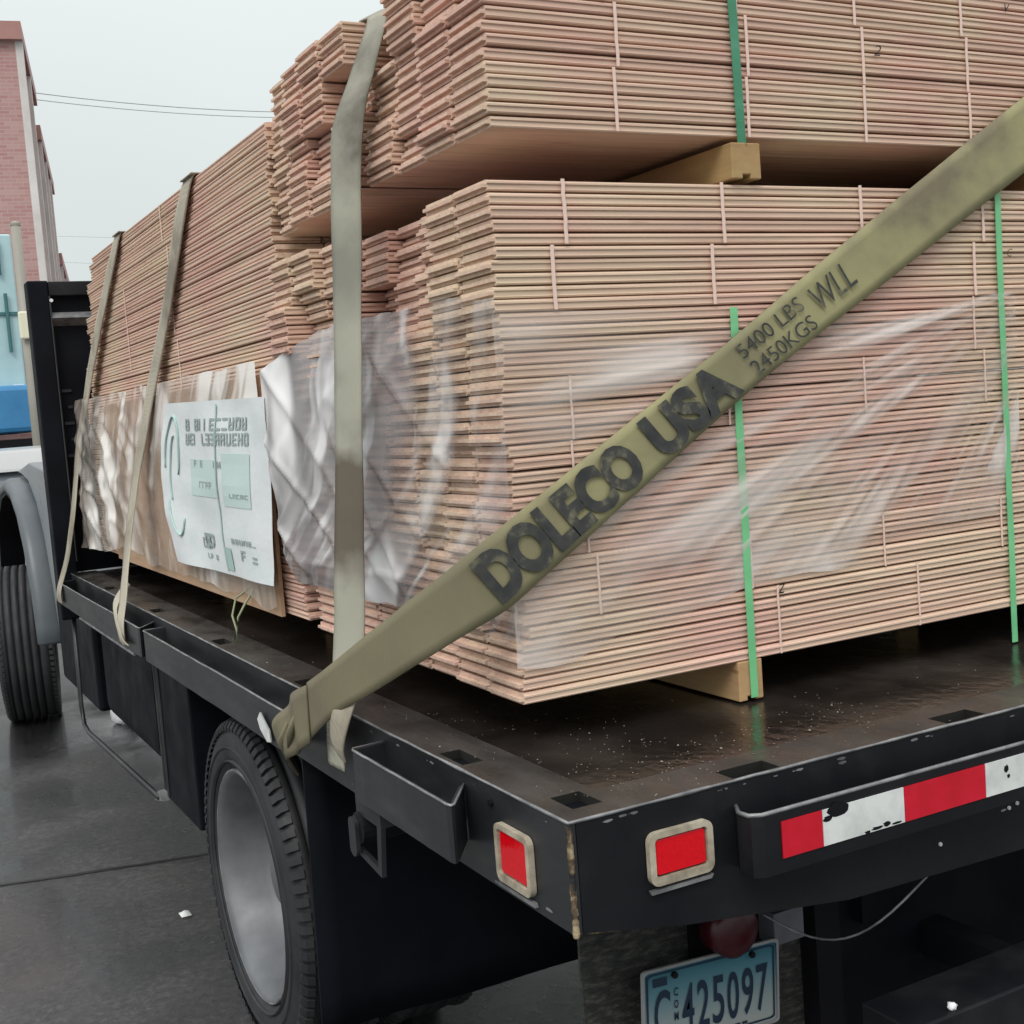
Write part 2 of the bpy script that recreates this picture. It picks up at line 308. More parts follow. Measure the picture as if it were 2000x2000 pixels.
def text_on(mb, body, fn, offset=0.0, shear=0.0):
    V, F = text2d(body, offset, shear); mb.add([fn(u, v) for u, v in V], F); return mb
def rbox(y0, y1, z0, z1, r, n=5):
    pts = []
    for cy, cz, a0 in ((y1-r, z1-r, 0), (y0+r, z1-r, 90), (y0+r, z0+r, 180), (y1-r, z0+r, 270)):
        for k in range(n+1):
            a = R(a0+90*k/n); pts.append((cy+r*math.cos(a), cz+r*math.sin(a)))
    return pts

# ------------------------------------------------------------------ ground
H = 1.10
ASPH = bpy.data.materials.new('wet_asphalt'); ASPH.use_nodes = True
t = ASPH.node_tree; b = t.nodes['Principled BSDF']
b.inputs['Coat Weight'].default_value = 0.45; b.inputs['Coat Roughness'].default_value = 0.13
v1 = coords(t, (1, 1, 1), 'Position')
na = nnode(t, 'ShaderNodeTexNoise', Scale=0.9, Detail=8, Roughness=0.62, Distortion=0.4); t.links.new(v1, na.inputs['Vector'])
nb = nnode(t, 'ShaderNodeTexNoise', Scale=34, Detail=7, Roughness=0.85); t.links.new(v1, nb.inputs['Vector'])
ca = rampn(t, na.outputs['Fac'], [(0.32, (0.018, 0.017, 0.018)), (0.48, (0.042, 0.040, 0.041)), (0.66, (0.092, 0.086, 0.084))])
cb = rampn(t, nb.outputs['Fac'], [(0.36, (0.45, 0.45, 0.45)), (0.52, (0.95, 0.95, 0.95)), (0.64, (1.9, 1.86, 1.82))])
mx = t.nodes.new('ShaderNodeMix'); mx.data_type = 'RGBA'; mx.blend_type = 'MULTIPLY'; mx.inputs[0].default_value = 1
t.links.new(ca, mx.inputs[6]); t.links.new(cb, mx.inputs[7]); t.links.new(mx.outputs[2], b.inputs['Base Color'])
mr = t.nodes.new('ShaderNodeMapRange'); mr.inputs[1].default_value = 0.35; mr.inputs[2].default_value = 0.62; mr.inputs[3].default_value = 0.14; mr.inputs[4].default_value = 0.50
cw_m = t.nodes.new('ShaderNodeMapRange'); cw_m.inputs[1].default_value = 0.42; cw_m.inputs[2].default_value = 0.56; cw_m.inputs[3].default_value = 0.85; cw_m.inputs[4].default_value = 0.05
t.links.new(na.outputs['Fac'], cw_m.inputs[0]); t.links.new(cw_m.outputs[0], b.inputs['Coat Weight'])
t.links.new(na.outputs['Fac'], mr.inputs[0]); t.links.new(mr.outputs[0], b.inputs['Roughness'])
bp = t.nodes.new('ShaderNodeBump'); bp.inputs['Strength'].default_value = 0.7; bp.inputs['Distance'].default_value = 0.006
t.links.new(nb.outputs['Fac'], bp.inputs['Height']); t.links.new(bp.outputs[0], b.inputs['Normal'])
CRK, *_ = mat('joint_tar', (0.02, 0.018, 0.018), 0.35)
def nogap(mb, y0, y1): mb.add([(-250, y0, 0), (250, y0, 0), (250, y1, 0), (-250, y1, 0)], [(0, 1, 2, 3)])
g = MB(); g.add([(-300, -300, 0), (300, -300, 0), (300, 600, 0), (-300, 600, 0)], [(0, 1, 2, 3)])
road = g.build('road', ASPH, kind='structure')
ck = MB(); path = []
for i in range(61):
    u = i/60; p = Vector((-2.2+u*7.5, 4.13-0.32*u*7.5*0.9+0.0, 0.0)); p.y += 0.03*noise.noise(Vector((p.x*2, 3, 0)))
    path.append(p)
ck.add([(p.x, p.y+s_*(0.012+0.008*noise.noise(Vector((p.x*6, s_*4, 1)))), 0.004) for p in path for s_ in (-1, 1)],
       [(2*i, 2*i+1, 2*i+3, 2*i+2) for i in range(60)])
ck.build('joint_seam', CRK, road)

# ------------------------------------------------------------------ flatbed truck
truck = thing('flatbed_truck', (1.22, 0, 0), 'black flatbed truck with grey fenders carrying the banded boards', 'truck')
T = truck
def plate_holes(mb, x0, x1, y0, y1, z, holes, th=0.012, depth=0.09):
    xs = sorted({x0, x1, *[h[0] for h in holes], *[h[1] for h in holes]}); ys = sorted({y0, y1, *[h[2] for h in holes], *[h[3] for h in holes]})
    for i in range(len(xs)-1):
        for j in range(len(ys)-1):
            cx, cy = (xs[i]+xs[i+1])/2, (ys[j]+ys[j+1])/2
            if any(h[0] < cx < h[1] and h[2] < cy < h[3] for h in holes): continue
            mb.add([(xs[i], ys[j], z), (xs[i+1], ys[j], z), (xs[i+1], ys[j+1], z), (xs[i], ys[j+1], z)], [(0, 1, 2, 3)])
pits = []
lh = [(0.012, 0.050, 0.355, 0.445), (0.012, 0.050, 1.13, 1.22), (0.012, 0.050, 1.84, 1.93), (0.012, 0.050, 2.62, 2.71), (0.012, 0.050, 3.42, 3.51), (0.035, 0.085, 0.045, 0.11)]
rh = [(a, b_2, 0.006, 0.05) for a, b_2 in ((0.29, 0.38), (0.735, 0.825), (1.18, 1.27), (1.62, 1.71), (2.07, 2.16))]
ep = MB()
plate_holes(ep, 0, 0.105, 0.0, 4.2, H, [h for h in lh])
plate_holes(ep, 0.105, 2.335, 0.0, 0.10, H, rh)
plate_holes(ep, 2.335, 2.44, 0.0, 4.2, H, [(2.44-h[1], 2.44-h[0], h[2], h[3]) for h in lh])
edge_plate = ep.build('edge_plate', DECKE, T)
fl = MB(); fl.add([(0.10, 0.095, H-0.004), (2.34, 0.095, H-0.004), (2.34, 4.2, H-0.004), (0.10, 4.2, H-0.004)], [(0, 1, 2, 3)])
fl.build('deck_floor', DECK, T)
for h in lh+rh+[(2.44-h[1], 2.44-h[0], h[2], h[3]) for h in lh]:
    pm = MB(); a, b2, c, d = h; z1, z0 = H-0.0005, H-0.10
    pm.add([(a,c,z1),(b2,c,z1),(b2,d,z1),(a,d,z1),(a,c,z0),(b2,c,z0),(b2,d,z0),(a,d,z0)], [(0,4,5,1),(1,5,6,2),(2,6,7,3),(3,7,4,0),(4,7,6,5)])
    pm.build('stake_pocket', PIT, T)
sr = MB(); sr.box((0.001, 0.002, 0.937), (0.012, 4.2, H-0.002)); sr.box((0.012, 0.012, 0.937), (0.06, 4.2, 0.945))
sr.build('side_rail', RAIL, T)
sr = MB(); sr.box((2.428, 0.002, 0.937), (2.439, 4.2, H-0.002)); sr.box((2.38, 0.012, 0.937), (2.428, 4.2, 0.945))
sr.build('side_rail', RAIL, T)
rp = MB(); rp.prism([(0.013, H-0.002), (0.013, 0.939), (0.19, 0.904), (0.5, 0.862), (0.9, 0.850), (1.54, 0.850), (1.94, 0.862), (2.25, 0.904), (2.427, 0.939), (2.427, H-0.002)], 1, 0.001, 0.011)
rp.build('rear_panel', BLK, T)
for p, q in (((0.001, 0, H-0.0015), (0.001, 4.2, H-0.0015)), ((0, 0.001, H-0.0015), (2.44, 0.001, H-0.0015)), ((2.439, 0, H-0.0015), (2.439, 4.2, H-0.0015))):
    e = MB(); n_ = 60
    e.tube([Vector(p).lerp(Vector(q), i/n_) + Vector((0, 0, 0.0012*noise.noise(Vector((i*0.7, p[0]*3, 1))))) for i in range(n_+1)], [0.0026+0.0016*noise.noise(Vector((i*0.9, 5, p[0]))) for i in range(n_+1)], 6)
    e.build('worn_edge', EDGE, T, smooth=True)
cm_ = MB(); n_ = 30
cm_.tube([Vector((0.002, 0.002, 0.935+0.163*i/n_)) for i in range(n_+1)], [0.0045+0.0025*noise.noise(Vector((i*1.3, 2, 7))) for i in range(n_+1)], 6)
cm_.build('corner_seam', RUST, T)
lw_ = MB(); lw_.tube([(0.02+0.4*i/20, 0.004, 0.934-0.07*(i/20)+0.0 if i > 8 else 0.936-0.003*i) for i in range(9)], [0.002+0.0018*noise.noise(Vector((i*1.1, 2, 9))) for i in range(9)], 5)
lw_.build('lower_weld', RUST, T)

def rub(y0, y1, z0=0.985, z1=1.076, x=-0.066, ends=(1, 1)):
    pts = []
    if ends[0]: pts += [(-0.0, y0+0.085), (x+0.010, y0+0.004), (x+0.003, y0), (x, y0+0.012)]
    else: pts += [(x, y0)]
    nn = 14
    for i in range(1, nn): pts.append((x+0.0015*noise.noise(Vector((i*0.8, y0, 2))), y0+(y1-y0)*i/nn))
    if ends[1]: pts += [(x, y1-0.012), (x+0.004, y1-0.002), (-0.0, y1+0.004)]
    else: pts += [(x, y1)]
    mb = MB(); th = 0.007; vs = []
    for i, (px, py) in enumerate(pts):
        a = pts[max(i-1, 0)]; c = pts[min(i+1, len(pts)-1)]; dx, dy = c[0]-a[0], c[1]-a[1]; l_ = math.hypot(dx, dy) or 1
        nx, ny = -dy/l_*th, dx/l_*th
        dz = 0.0025*noise.noise(Vector((py*2.2, 1, 1)))
        vs += [(px, py, z0+dz), (px-nx, py-ny, z0+dz), (px-nx, py-ny, z1+dz), (px, py, z1+dz)]
    fs = [(i*4+k, i*4+(k+1) % 4, (i+1)*4+(k+1) % 4, (i+1)*4+k) for i in range(len(pts)-1) for k in range(4)]
    fs += [(0, 1, 2, 3), tuple(len(vs)-4+k for k in range(4))]
    mb.add(vs, fs); r_ = mb.build('rub_rail', RAIL, T)
    e = MB(); e.tube([(px+0.0, py, z1+0.001+0.0025*noise.noise(Vector((py*2.2, 1, 1)))) for px, py in pts], 0.0024, 6)
    e.build('worn_edge', EDGE, r_, smooth=True)
    for yy in [y0+(y1-y0)*k for k in (0.33, 0.66)]:
        sp = MB(); sp.tube([(x+0.008, yy, 1.02), (0.0, yy, 1.02)], 0.018, 10); sp.build('spacer', BLK, r_)
rub(0.245, 0.665); rub(1.05, 2.44); rub(2.50, 4.12)
# torn white sticker on the rub rail, snow crumb on its face
stk = MB(); stk.add([(-0.0755, 1.20, 1.05), (-0.0755, 1.14, 1.02), (-0.0755, 1.135, 0.995), (-0.0755, 1.165, 0.990), (-0.0755, 1.21, 1.01), (-0.0755, 1.225, 1.03)], [(0, 1, 2, 3, 4, 5)])
stk.add([(-0.073, 1.20, 1.05), (-0.073, 1.14, 1.02), (-0.073, 1.135, 0.995), (-0.073, 1.165, 0.990), (-0.073, 1.21, 1.01), (-0.073, 1.225, 1.03)], [(0, 1, 2, 3, 4, 5)])
stk.build('torn_sticker', TWHT, T)
# rear rub plate with tape
rr = MB(); pp = [(0.290, 0.0), (0.272, -0.030), (0.274, -0.050), (0.290, -0.060), (0.305, -0.060)] + [(0.305+i*0.18, -0.060) for i in range(1, 11)] + [(2.14, -0.058), (2.155, -0.04), (2.140, 0.0)]
for i in range(len(pp)-1):
    (xa, ya), (xb, yb) = pp[i], pp[i+1]
    z1 = 1.058; z0 = 0.968
    rr.add([(xa, ya, z0), (xb, yb, z0), (xb, yb, z1), (xa, ya, z1), (xa, ya+0.008, z0), (xb, yb+0.008, z0), (xb, yb+0.008, z1), (xa, ya+0.008, z1)],
           [(0,1,2,3), (5,4,7,6), (3,2,6,7), (0,4,5,1)])
rrp = rr.build('rear_rub_plate', BLK, T)
e = MB(); e.tube([(x_, y_+0.004, 1.060) for x_, y_ in pp], 0.0036, 6); e.build('worn_edge', EDGE, rrp, smooth=True)
xs = [0.320, 0.398, 0.563, 0.742, 0.905, 1.07, 1.24, 1.40, 1.58, 1.75, 1.92, 2.09]
for i in range(len(xs)-1):
    red = i % 2 == 0
    tp = MB(); a, b2 = xs[i]+0.0005, xs[i+1]-0.0005
    top = 1.045; bot = 0.990
    tp.box((a, -0.0622, bot), (b2, -0.0605, top)); tp.build('reflective_tape', TRED if red else TWHT, rrp)
def blob(cx, cz, rx_, rz_, y, seed, nn=14):
    return [(cx+rx_*math.cos(2*math.pi*k/nn)*(0.7+0.6*noise.noise(Vector((k*0.9, seed, 0)))+0.2), y, cz+rz_*math.sin(2*math.pi*k/nn)*(0.7+0.6*noise.noise(Vector((k*1.1, seed, 4)))+0.2)) for k in range(nn)]
for (cx, cz, ra, rb_, sd_) in ((0.428, 1.040, 0.024, 0.012, 1), (0.408, 1.030, 0.010, 0.005, 2), (0.505, 0.994, 0.014, 0.003, 3), (0.525, 0.996, 0.008, 0.005, 4), (0.545, 0.993, 0.012, 0.002, 5), (0.485, 0.992, 0.006, 0.003, 6), (0.79, 1.028, 0.006, 0.007, 8), (0.795, 1.015, 0.004, 0.004, 9)):
    tm = MB(); tm.add(blob(cx, cz, ra, rb_, -0.0625, sd_), [tuple(range(14))]); tm.build('tape_tear', BLKD, rrp)

def lamp(axis, c0, c1, z0, z1, name='marker_lamp'):
    """rounded steel frame, recessed red lens"""
    def ring(mb, o, i, d0, d1):
        n = len(o); 
        def P(p, d): return (d, p[0], p[1]) if axis == 0 else (p[0], d, p[1])
        vs = [P(p, d0) for p in o]+[P(p, d1) for p in o]+[P(p, d1) for p in i]+[P(p, d0+0.002) for p in i]
        fs = []
        for k in range(n):
            k2 = (k+1) % n
            fs += [(k, k2, n+k2, n+k), (n+k, n+k2, 2*n+k2, 2*n+k), (2*n+k, 2*n+k2, 3*n+k2, 3*n+k)]
        mb.add(vs, fs)
    rt = MB(); o = rbox(c0, c1, z0, z1, 0.014); i = rbox(c0+0.010, c1-0.010, z0+0.012, z1-0.009, 0.006)
    ring(rt, o, i, 0.0, -0.010)
    fr = rt.build('lamp_frame', LFRAME, T)
    ln = MB(); ii = rbox(c0+0.0125, c1-0.0125, z0+0.0145, z1-0.0115, 0.005)
    ln.prism(ii, axis, -0.007, 0.0); 
    for k in range(1, 6):
        pass
    ln.build('lens', REDL, fr, bevel=0.0015)
    gk = MB(); gk.prism(i, axis, -0.0025, 0.0); gk.build('gasket', BLKD, fr)
    lip = MB()
    if axis == 0: lip.prism([(c0-0.002, z0-0.012), (c1+0.004, z0-0.012), (c1+0.002, z0-0.006), (c0, z0-0.006)], 0, -0.006, 0.0)
    else: lip.prism([(c0+0.002, z0-0.012), (c1-0.004, z0-0.012), (c1, z0-0.006), (c0, z0-0.006)], 1, -0.006, 0.0)
    lip.build('drip_lip', EDGE, fr)
lamp(0, 0.106, 0.214, 0.958, 1.049)
lamp(1, 0.124, 0.236, 0.978, 1.056)
lamp(1, 2.204, 2.316, 0.978, 1.056)
bh = MB()
for (y_, z_) in ((0.235, 1.07),): bh.tube([(-0.004, y_, z_), (0.0, y_, z_)], 0.006, 8)
bh.build('bolt', BLKD, T)
for (x_, z_) in ((0.70, 0.905), (0.865, 0.93), (0.885, 0.934), (0.92, 0.94)):
    c_ = MB(); c_.tube([(x_, -0.0015, z_), (x_, 0.001, z_)], 0.0035, 7); c_.build('paint_chip', TWHT, T)

rg2 = random.Random(21)
for k in range(26):       # chips and scuffs in the black paint
    x_ = rg2.choice([rg2.uniform(0.02, 0.5), rg2.uniform(0.3, 1.1)]); z_ = rg2.choice([1.083+rg2.uniform(0, 0.008), rg2.uniform(0.92, 0.96), 1.09])
    if 0.11 < x_ < 0.25 and 0.95 < z_ < 1.07: continue
    l2 = rg2.uniform(0.002, 0.010); c_ = MB(); c_.add(blob(x_, z_, l2, l2*0.28, 0.0004, k+30, 8), [tuple(range(8))]); c_.build('paint_chip', EDGE, T)
for k in range(18):
    y_ = rg2.uniform(0.02, 0.9); z_ = rg2.choice([1.085, rg2.uniform(0.94, 0.96)]); l2 = rg2.uniform(0.002, 0.012)
    c_ = MB(); c_.add([(0.0004, p[0], p[2]) for p in blob(y_, z_, l2, l2*0.25, 0, k+60, 8)], [tuple(range(8))]); c_.build('paint_chip', EDGE, T)
# winch bracket under the rail
br = MB(); br.prism([(0.60, 0.94), (0.615, 0.845), (0.73, 0.86), (0.76, 0.90), (0.765, 0.915), (0.755, 0.915), (0.745, 0.895), (0.725, 0.872), (0.63, 0.860), (0.62, 0.94)], 0, -0.045, -0.036)
br.prism([(0.60, 0.985), (0.60, 0.94), (0.72, 0.94), (0.72, 0.985)], 0, -0.045, 0.0)
bk = br.build('winch_bracket', RAIL, T)
dr = MB(); dr.tube([(-0.05, 0.705, 0.915), (0.05, 0.705, 0.915)], 0.030, 16); dr.build('winch_drum', BLK, bk, smooth=False)
hp = MB(); hp.prism(rbox(0.70, 0.735, 0.86, 0.935, 0.016), 0, -0.058, -0.050); hp.build('winch_pawl', RAIL, bk)

# wheels
def wheel(cx, cy, cz, rad, wid, rim_r, side=1, rear=True, parent=T, tread='rib', steer=0.0):
    """side=1: outer face towards -x"""
    s_ = side; root = None
    def X(h): return h*s_
    pr = []
    w2 = wid
    RM = Matrix.Translation((cx, cy, cz)) @ Matrix.Rotation(R(steer), 4, 'Z') @ Matrix.Translation((-cx, -cy, -cz))
    class MB(globals()['MB']):
        def build(self, *a_, **k_):
            self.v = [RM @ q for q in self.v]; return super().build(*a_, **k_)
    pr = [(0.035, rim_r), (0.012, rim_r+0.02), (0.0, rim_r+0.055), (0.004, rad-0.055), (0.018, rad-0.022), (0.030, rad-0.006)]
    if tread == 'rib':
        gx = [0.030]; k = 0.060
        while k < wid-0.05: pr += [(k-0.006, rad), (k-0.004, rad-0.013), (k+0.004, rad-0.013), (k+0.006, rad)]; k += 0.043
    pr += [(wid-0.03, rad-0.006), (wid-0.018, rad-0.022), (wid-0.004, rad-0.055), (wid, rim_r+0.055), (wid-0.012, rim_r+0.02), (wid-0.035, rim_r)]
    mb = MB(); mb.lathe([(X(h), r_) for h, r_ in pr], (cx, cy, cz), 0, 96)
    ty = mb.build('tyre', TYRE, parent, smooth=True)
    lug = MB(); nl = 84
    for k in range(nl):
        a = 2*math.pi*k/nl; a2 = a+2*math.pi/nl*0.62
        for (h0, h1) in ((0.006, 0.034), (wid-0.034, wid-0.006)):
            vs = []
            for aa in (a, a2):
                for h, r_ in ((h0, rad-0.030), (h0-0.001 if h0 < 0.1 else h0, rad-0.020), (h0+0.010, rad-0.004), (h1, rad+0.003), (h1, rad-0.03)):
                    vs.append((cx+X(h), cy+r_*math.cos(aa), cz+r_*math.sin(aa)))
            lug.add(vs, [(0,1,6,5), (1,2,7,6), (2,3,8,7), (3,4,9,8), (0,4,3,2,1), (5,6,7,8,9)])
    lug.build('tread_lugs', TYRE, ty, kind='stuff')
    rings = MB()
    for rr_ in (rim_r+0.035, rad-0.075):
        rings.lathe([(X(0.006), rr_-0.004), (X(-0.003), rr_), (X(0.006), rr_+0.004)], (cx, cy, cz), 0, 72)
    rings.build('sidewall_ring', TYRE, ty, smooth=True)
    rm = MB()
    if rear: prof = [(0.030, rim_r+0.012), (0.012, rim_r+0.013), (0.010, rim_r+0.004), (0.024, rim_r-0.006), (0.05, rim_r-0.022), (0.085, rim_r-0.028), (0.12, rim_r-0.045), (0.165, rim_r-0.055), (0.175, rim_r-0.085), (0.172, 0.16), (0.168, 0.10), (0.10, 0.085), (0.09, 0.07), (0.09, 0.0)]
    else: prof = [(0.030, rim_r+0.012), (0.010, rim_r+0.012), (0.012, rim_r), (0.05, rim_r-0.03), (0.04, 0.18), (0.01, 0.13), (0.0, 0.10), (-0.03, 0.08), (-0.04, 0.0)]
    rm.lathe([(X(h), r_) for h, r_ in prof], (cx, cy, cz), 0, 72)
    ro = rm.build('rim', RIM, parent, smooth=True)
    lp2 = MB(); lp2.lathe([(X(0.013+0.004*math.cos(q*1.047)), rim_r+0.009+0.004*math.sin(q*1.047)) for q in range(6)], (cx, cy, cz), 0, 72, True); lp2.build('rim_lip', EDGE, ro, smooth=True)
    for k in range(10):
        a = 2*math.pi*k/10; nb_ = MB(); h0 = 0.150 if rear else 0.02
        c0 = (cx+X(h0), cy+0.135*math.cos(a), cz+0.135*math.sin(a))
        nb_.tube([c0, (c0[0]+X(0.03), c0[1], c0[2])], 0.016, 6); nb_.build('wheel_nut', EDGE, ro)
    return ty, ro
wheel(0.012, 1.80, 0.447, 0.447, 0.23, 0.300, 1)
wheel(0.29, 1.80, 0.447, 0.447, 0.23, 0.300, 1)
wheel(2.428, 1.80, 0.447, 0.447, 0.23, 0.300, -1)
wheel(2.15, 1.80, 0.447, 0.447, 0.23, 0.300, -1)
wheel(-0.085, 6.67, 0.47, 0.47, 0.31, 0.300, 1, rear=False, steer=-9)
wheel(2.43, 6.67, 0.47, 0.47, 0.27, 0.300, -1, rear=False, steer=-9)
ax = MB(); ax.tube([(0.2, 1.80, 0.447), (2.24, 1.80, 0.447)], 0.07, 14); ax.lathe([(-0.16, 0.02), (-0.12, 0.15), (0, 0.2), (0.12, 0.15), (0.16, 0.02)], (1.22, 1.80, 0.447), 1, 24)
ax.build('rear_axle', BLK, T, smooth=True)
for x_ in (0.80, 1.56):
    fr = MB(); fr.box((x_, 0.30, 0.64), (x_+0.08, 7.6, 0.90)); fr.build('frame_rail', DARKP, T)
for y_ in (0.45, 1.0, 1.5, 2.0, 2.5, 3.0, 3.5, 4.0):
    cr_ = MB(); cr_.box((0.06, y_, 0.945), (2.38, y_+0.06, 1.07)); cr_.build('cross_member', DARKP, T)
ud = MB(); ud.add([(0.012, 0.011, 1.085), (2.428, 0.011, 1.085), (2.428, 4.2, 1.085), (0.012, 4.2, 1.085)], [(0, 1, 2, 3)]); ud.build('deck_underside', DARKP, T)

# flaps, splash panel, licence plate, lamp, bracket, wire
mf = MB(); mf.grid(lambda u, v: Vector((0.008+0.685*u, 1.20+0.012*math.sin(u*5)+0.03*(1-v)*(1-v), 0.268+0.667*v+0.004*math.sin(u*9))), 12, 8)
o_ = mf.build('mud_flap', FLAP, T, smooth=True); sdm = o_.modifiers.new('s', 'SOLIDIFY'); sdm.thickness = 0.008
mf = MB(); mf.grid(lambda u, v: Vector((1.79+0.62*u, 1.13+0.012*math.sin(u*5)+0.03*(1-v)*(1-v), 0.325+0.61*v)), 12, 8)
o_ = mf.build('mud_flap', FLAP, T, smooth=True); sdm = o_.modifiers.new('s', 'SOLIDIFY'); sdm.thickness = 0.008
sp = MB(); sp.box((0.209, 0.36, 0.28), (0.435, 0.368, 0.96)); sp.box((0.60, 0.36, 0.28), (0.694, 0.368, 0.66)); sp.box((0.435, 0.361, 0.28), (0.60, 0.367, 0.62))
sp.build('splash_panel', MUD, T)
hb = MB(); hb.box((0.437, 0.352, 0.64), (0.60, 0.43, 0.96)); hb.build('lamp_hanger', BLKD, T)
hb = MB(); hb.box((0.586, 0.300, 0.655), (0.655, 0.345, 0.715)); hb.build('junction_box', noisy('grey_box', [(0.3, (0.10, 0.10, 0.12)), (0.7, (0.16, 0.155, 0.18))], (8, 8, 8), 2), T)
rl = MB(); rl.lathe([(0, 0.050), (-0.012, 0.049), (-0.020, 0.040), (-0.025, 0.02), (-0.026, 0.0)], (0.472, 0.275, 0.728), 1, 40); rl.lathe([(0.03, 0.0), (0.03, 0.05), (0, 0.05)], (0.472, 0.275, 0.728), 1, 40)
rl.build('round_lamp', DRED, T, smooth=True)
# plate, slightly tilted
PL0 = Vector((0.2935, 0.30, 0.688)); PLU = Vector((0.294, 0.0, -0.019)); PLV = Vector((-0.008, 0.0, -0.150))
def PP(u, v, d=0.0): return PL0 + PLU*u + PLV*(1-v) + Vector((0, -d, 0)) 
PLM = bpy.data.materials.new('plate_print'); PLM.use_nodes = True; t = PLM.node_tree; b = t.nodes['Principled BSDF']
uvn = t.nodes.new('ShaderNodeUVMap'); sx = t.nodes.new('ShaderNodeSeparateXYZ'); t.links.new(uvn.outputs[0], sx.inputs[0])
t.links.new(rampn(t, sx.outputs['Y'], [(0.0, (0.36, 0.38, 0.36)), (0.35, (0.27, 0.33, 0.34)), (0.7, (0.10, 0.23, 0.28)), (1.0, (0.012, 0.11, 0.16))]), b.inputs['Base Color']); b.inputs['Roughness'].default_value = 0.4  # print tones lowered evenly to paint in the shade under the deck
lp = MB(); cor = rbox(0, 1, 0, 1, 0.04); cor = [(0.5+(u-0.5), 0.5+(v-0.5)) for u, v in cor]
lp.add([PP(u, v, 0.002) for u, v in cor]+[PP(u, v, -0.001) for u, v in cor], [tuple(range(len(cor))), tuple(range(len(cor), 2*len(cor)))[::-1]]+[(i, (i+1) % len(cor), len(cor)+(i+1) % len(cor), len(cor)+i) for i in range(len(cor))])
lpo = lp.build('licence_plate', PLM, T)
uvl = lpo.data.uv_layers.new(name='UVMap')
for pg in lpo.data.polygons:
    for li in pg.loop_indices:
        u, v = (cor*2)[lpo.data.loops[li].vertex_index]; uvl.data[li].uv = (u, v)
bd = MB()
def ringp(i0, i1, d):
    o = [(0.5+(u-0.5)*i0[0], 0.5+(v-0.5)*i0[1]) for u, v in cor]; i = [(0.5+(u-0.5)*i1[0], 0.5+(v-0.5)*i1[1]) for u, v in cor]; n = len(o)
    bd.add([PP(u, v, d) for u, v in o]+[PP(u, v, d) for u, v in i], [(k, (k+1) % n, n+(k+1) % n, n+k) for k in range(n)])
ringp((0.955, 0.92), (0.93, 0.875), 0.0036); bd.build('border_line', NAVY, lpo)
pb = MB(); b0 = [(0.5+(u-0.5)*1.02, 0.5+(v-0.5)*1.04) for u, v in cor]; b1 = [(0.5+(u-0.5)*0.985, 0.5+(v-0.5)*0.97) for u, v in cor]; n_ = len(cor)
pb.add([PP(u, v, 0.005) for u, v in b0]+[PP(u, v, 0.005) for u, v in b1]+[PP(u, v, 0.0) for u, v in b0], [(k, (k+1) % n_, n_+(k+1) % n_, n_+k) for k in range(n_)]+[(k, (k+1) % n_, 2*n_+(k+1) % n_, 2*n_+k) for k in range(n_)])
pb.build('plate_rim', noisy('plate_rim_metal', [(0.3, (0.2, 0.2, 0.2)), (0.7, (0.35, 0.35, 0.36))], (9, 9, 9)), lpo)
lt = MB()
text_on(lt, 'C', lambda u, v: PP(0.075+0.115*u, 0.17+0.58*v, 0.004), 0.012)
for i, ch in enumerate('425097'):
    text_on(lt, ch, lambda u, v, i=i: PP(0.275+0.112*i+0.088*u, 0.17+0.58*v, 0.004), 0.012)
for i, ch in enumerate('COMB'):
    text_on(lt, ch, lambda u, v, i=i: PP(0.218+0.03*u, 0.64-0.145*i+0.10*v, 0.004), 0.02)
for k in range(9):
    lt.add([PP(0.28+0.055*k, 0.075, 0.004), PP(0.32+0.055*k, 0.075, 0.004), PP(0.32+0.055*k, 0.105, 0.004), PP(0.28+0.055*k, 0.105, 0.004)], [(0, 1, 2, 3)])
lt.add([PP(0.07, 0.80, 0.004), PP(0.17, 0.80, 0.004), PP(0.17, 0.90, 0.004), PP(0.07, 0.90, 0.004)], [(0, 1, 2, 3)])
lt.build('plate_lettering', NAVY, lpo)
for u_ in (0.22, 0.80):
    bo = MB(); c0 = PP(u_, 0.90, 0.003); bo.tube([c0, c0+Vector((0, -0.006, 0))], 0.006, 6); bo.build('plate_bolt', BLKD, lpo)
wr = MB(); wr.tube([Vector((0.50, 0.22, 0.765)).lerp(Vector((0.68, 0.012, 0.853)), k/14)+Vector((0, 0, -0.075*math.sin(math.pi*k/14))) for k in range(15)], 0.0022, 6); wr.build('wire', EDGE, T, smooth=True)
hd = MB(); hd.box((0.76, 0.33, 0.26), (2.30, 0.345, 0.90)); hd.build('hitch_plate', DARKP, T)
hd = MB(); hd.box((0.70, 0.32, 0.30), (0.76, 0.40, 0.88)); hd.build('hanger_post', BLKD, T)
bu = MB(); bu.box((0.62, 0.0, 0.50), (1.82, 0.12, 0.61)); bu.build('step_bumper', BLK, T, bevel=0.004)
for x_ in (0.98, 1.40):
    q_ = MB(); q_.box((x_, 0.12, 0.52), (x_+0.05, 0.33, 0.59)); q_.build('bumper_arm', BLK, T)

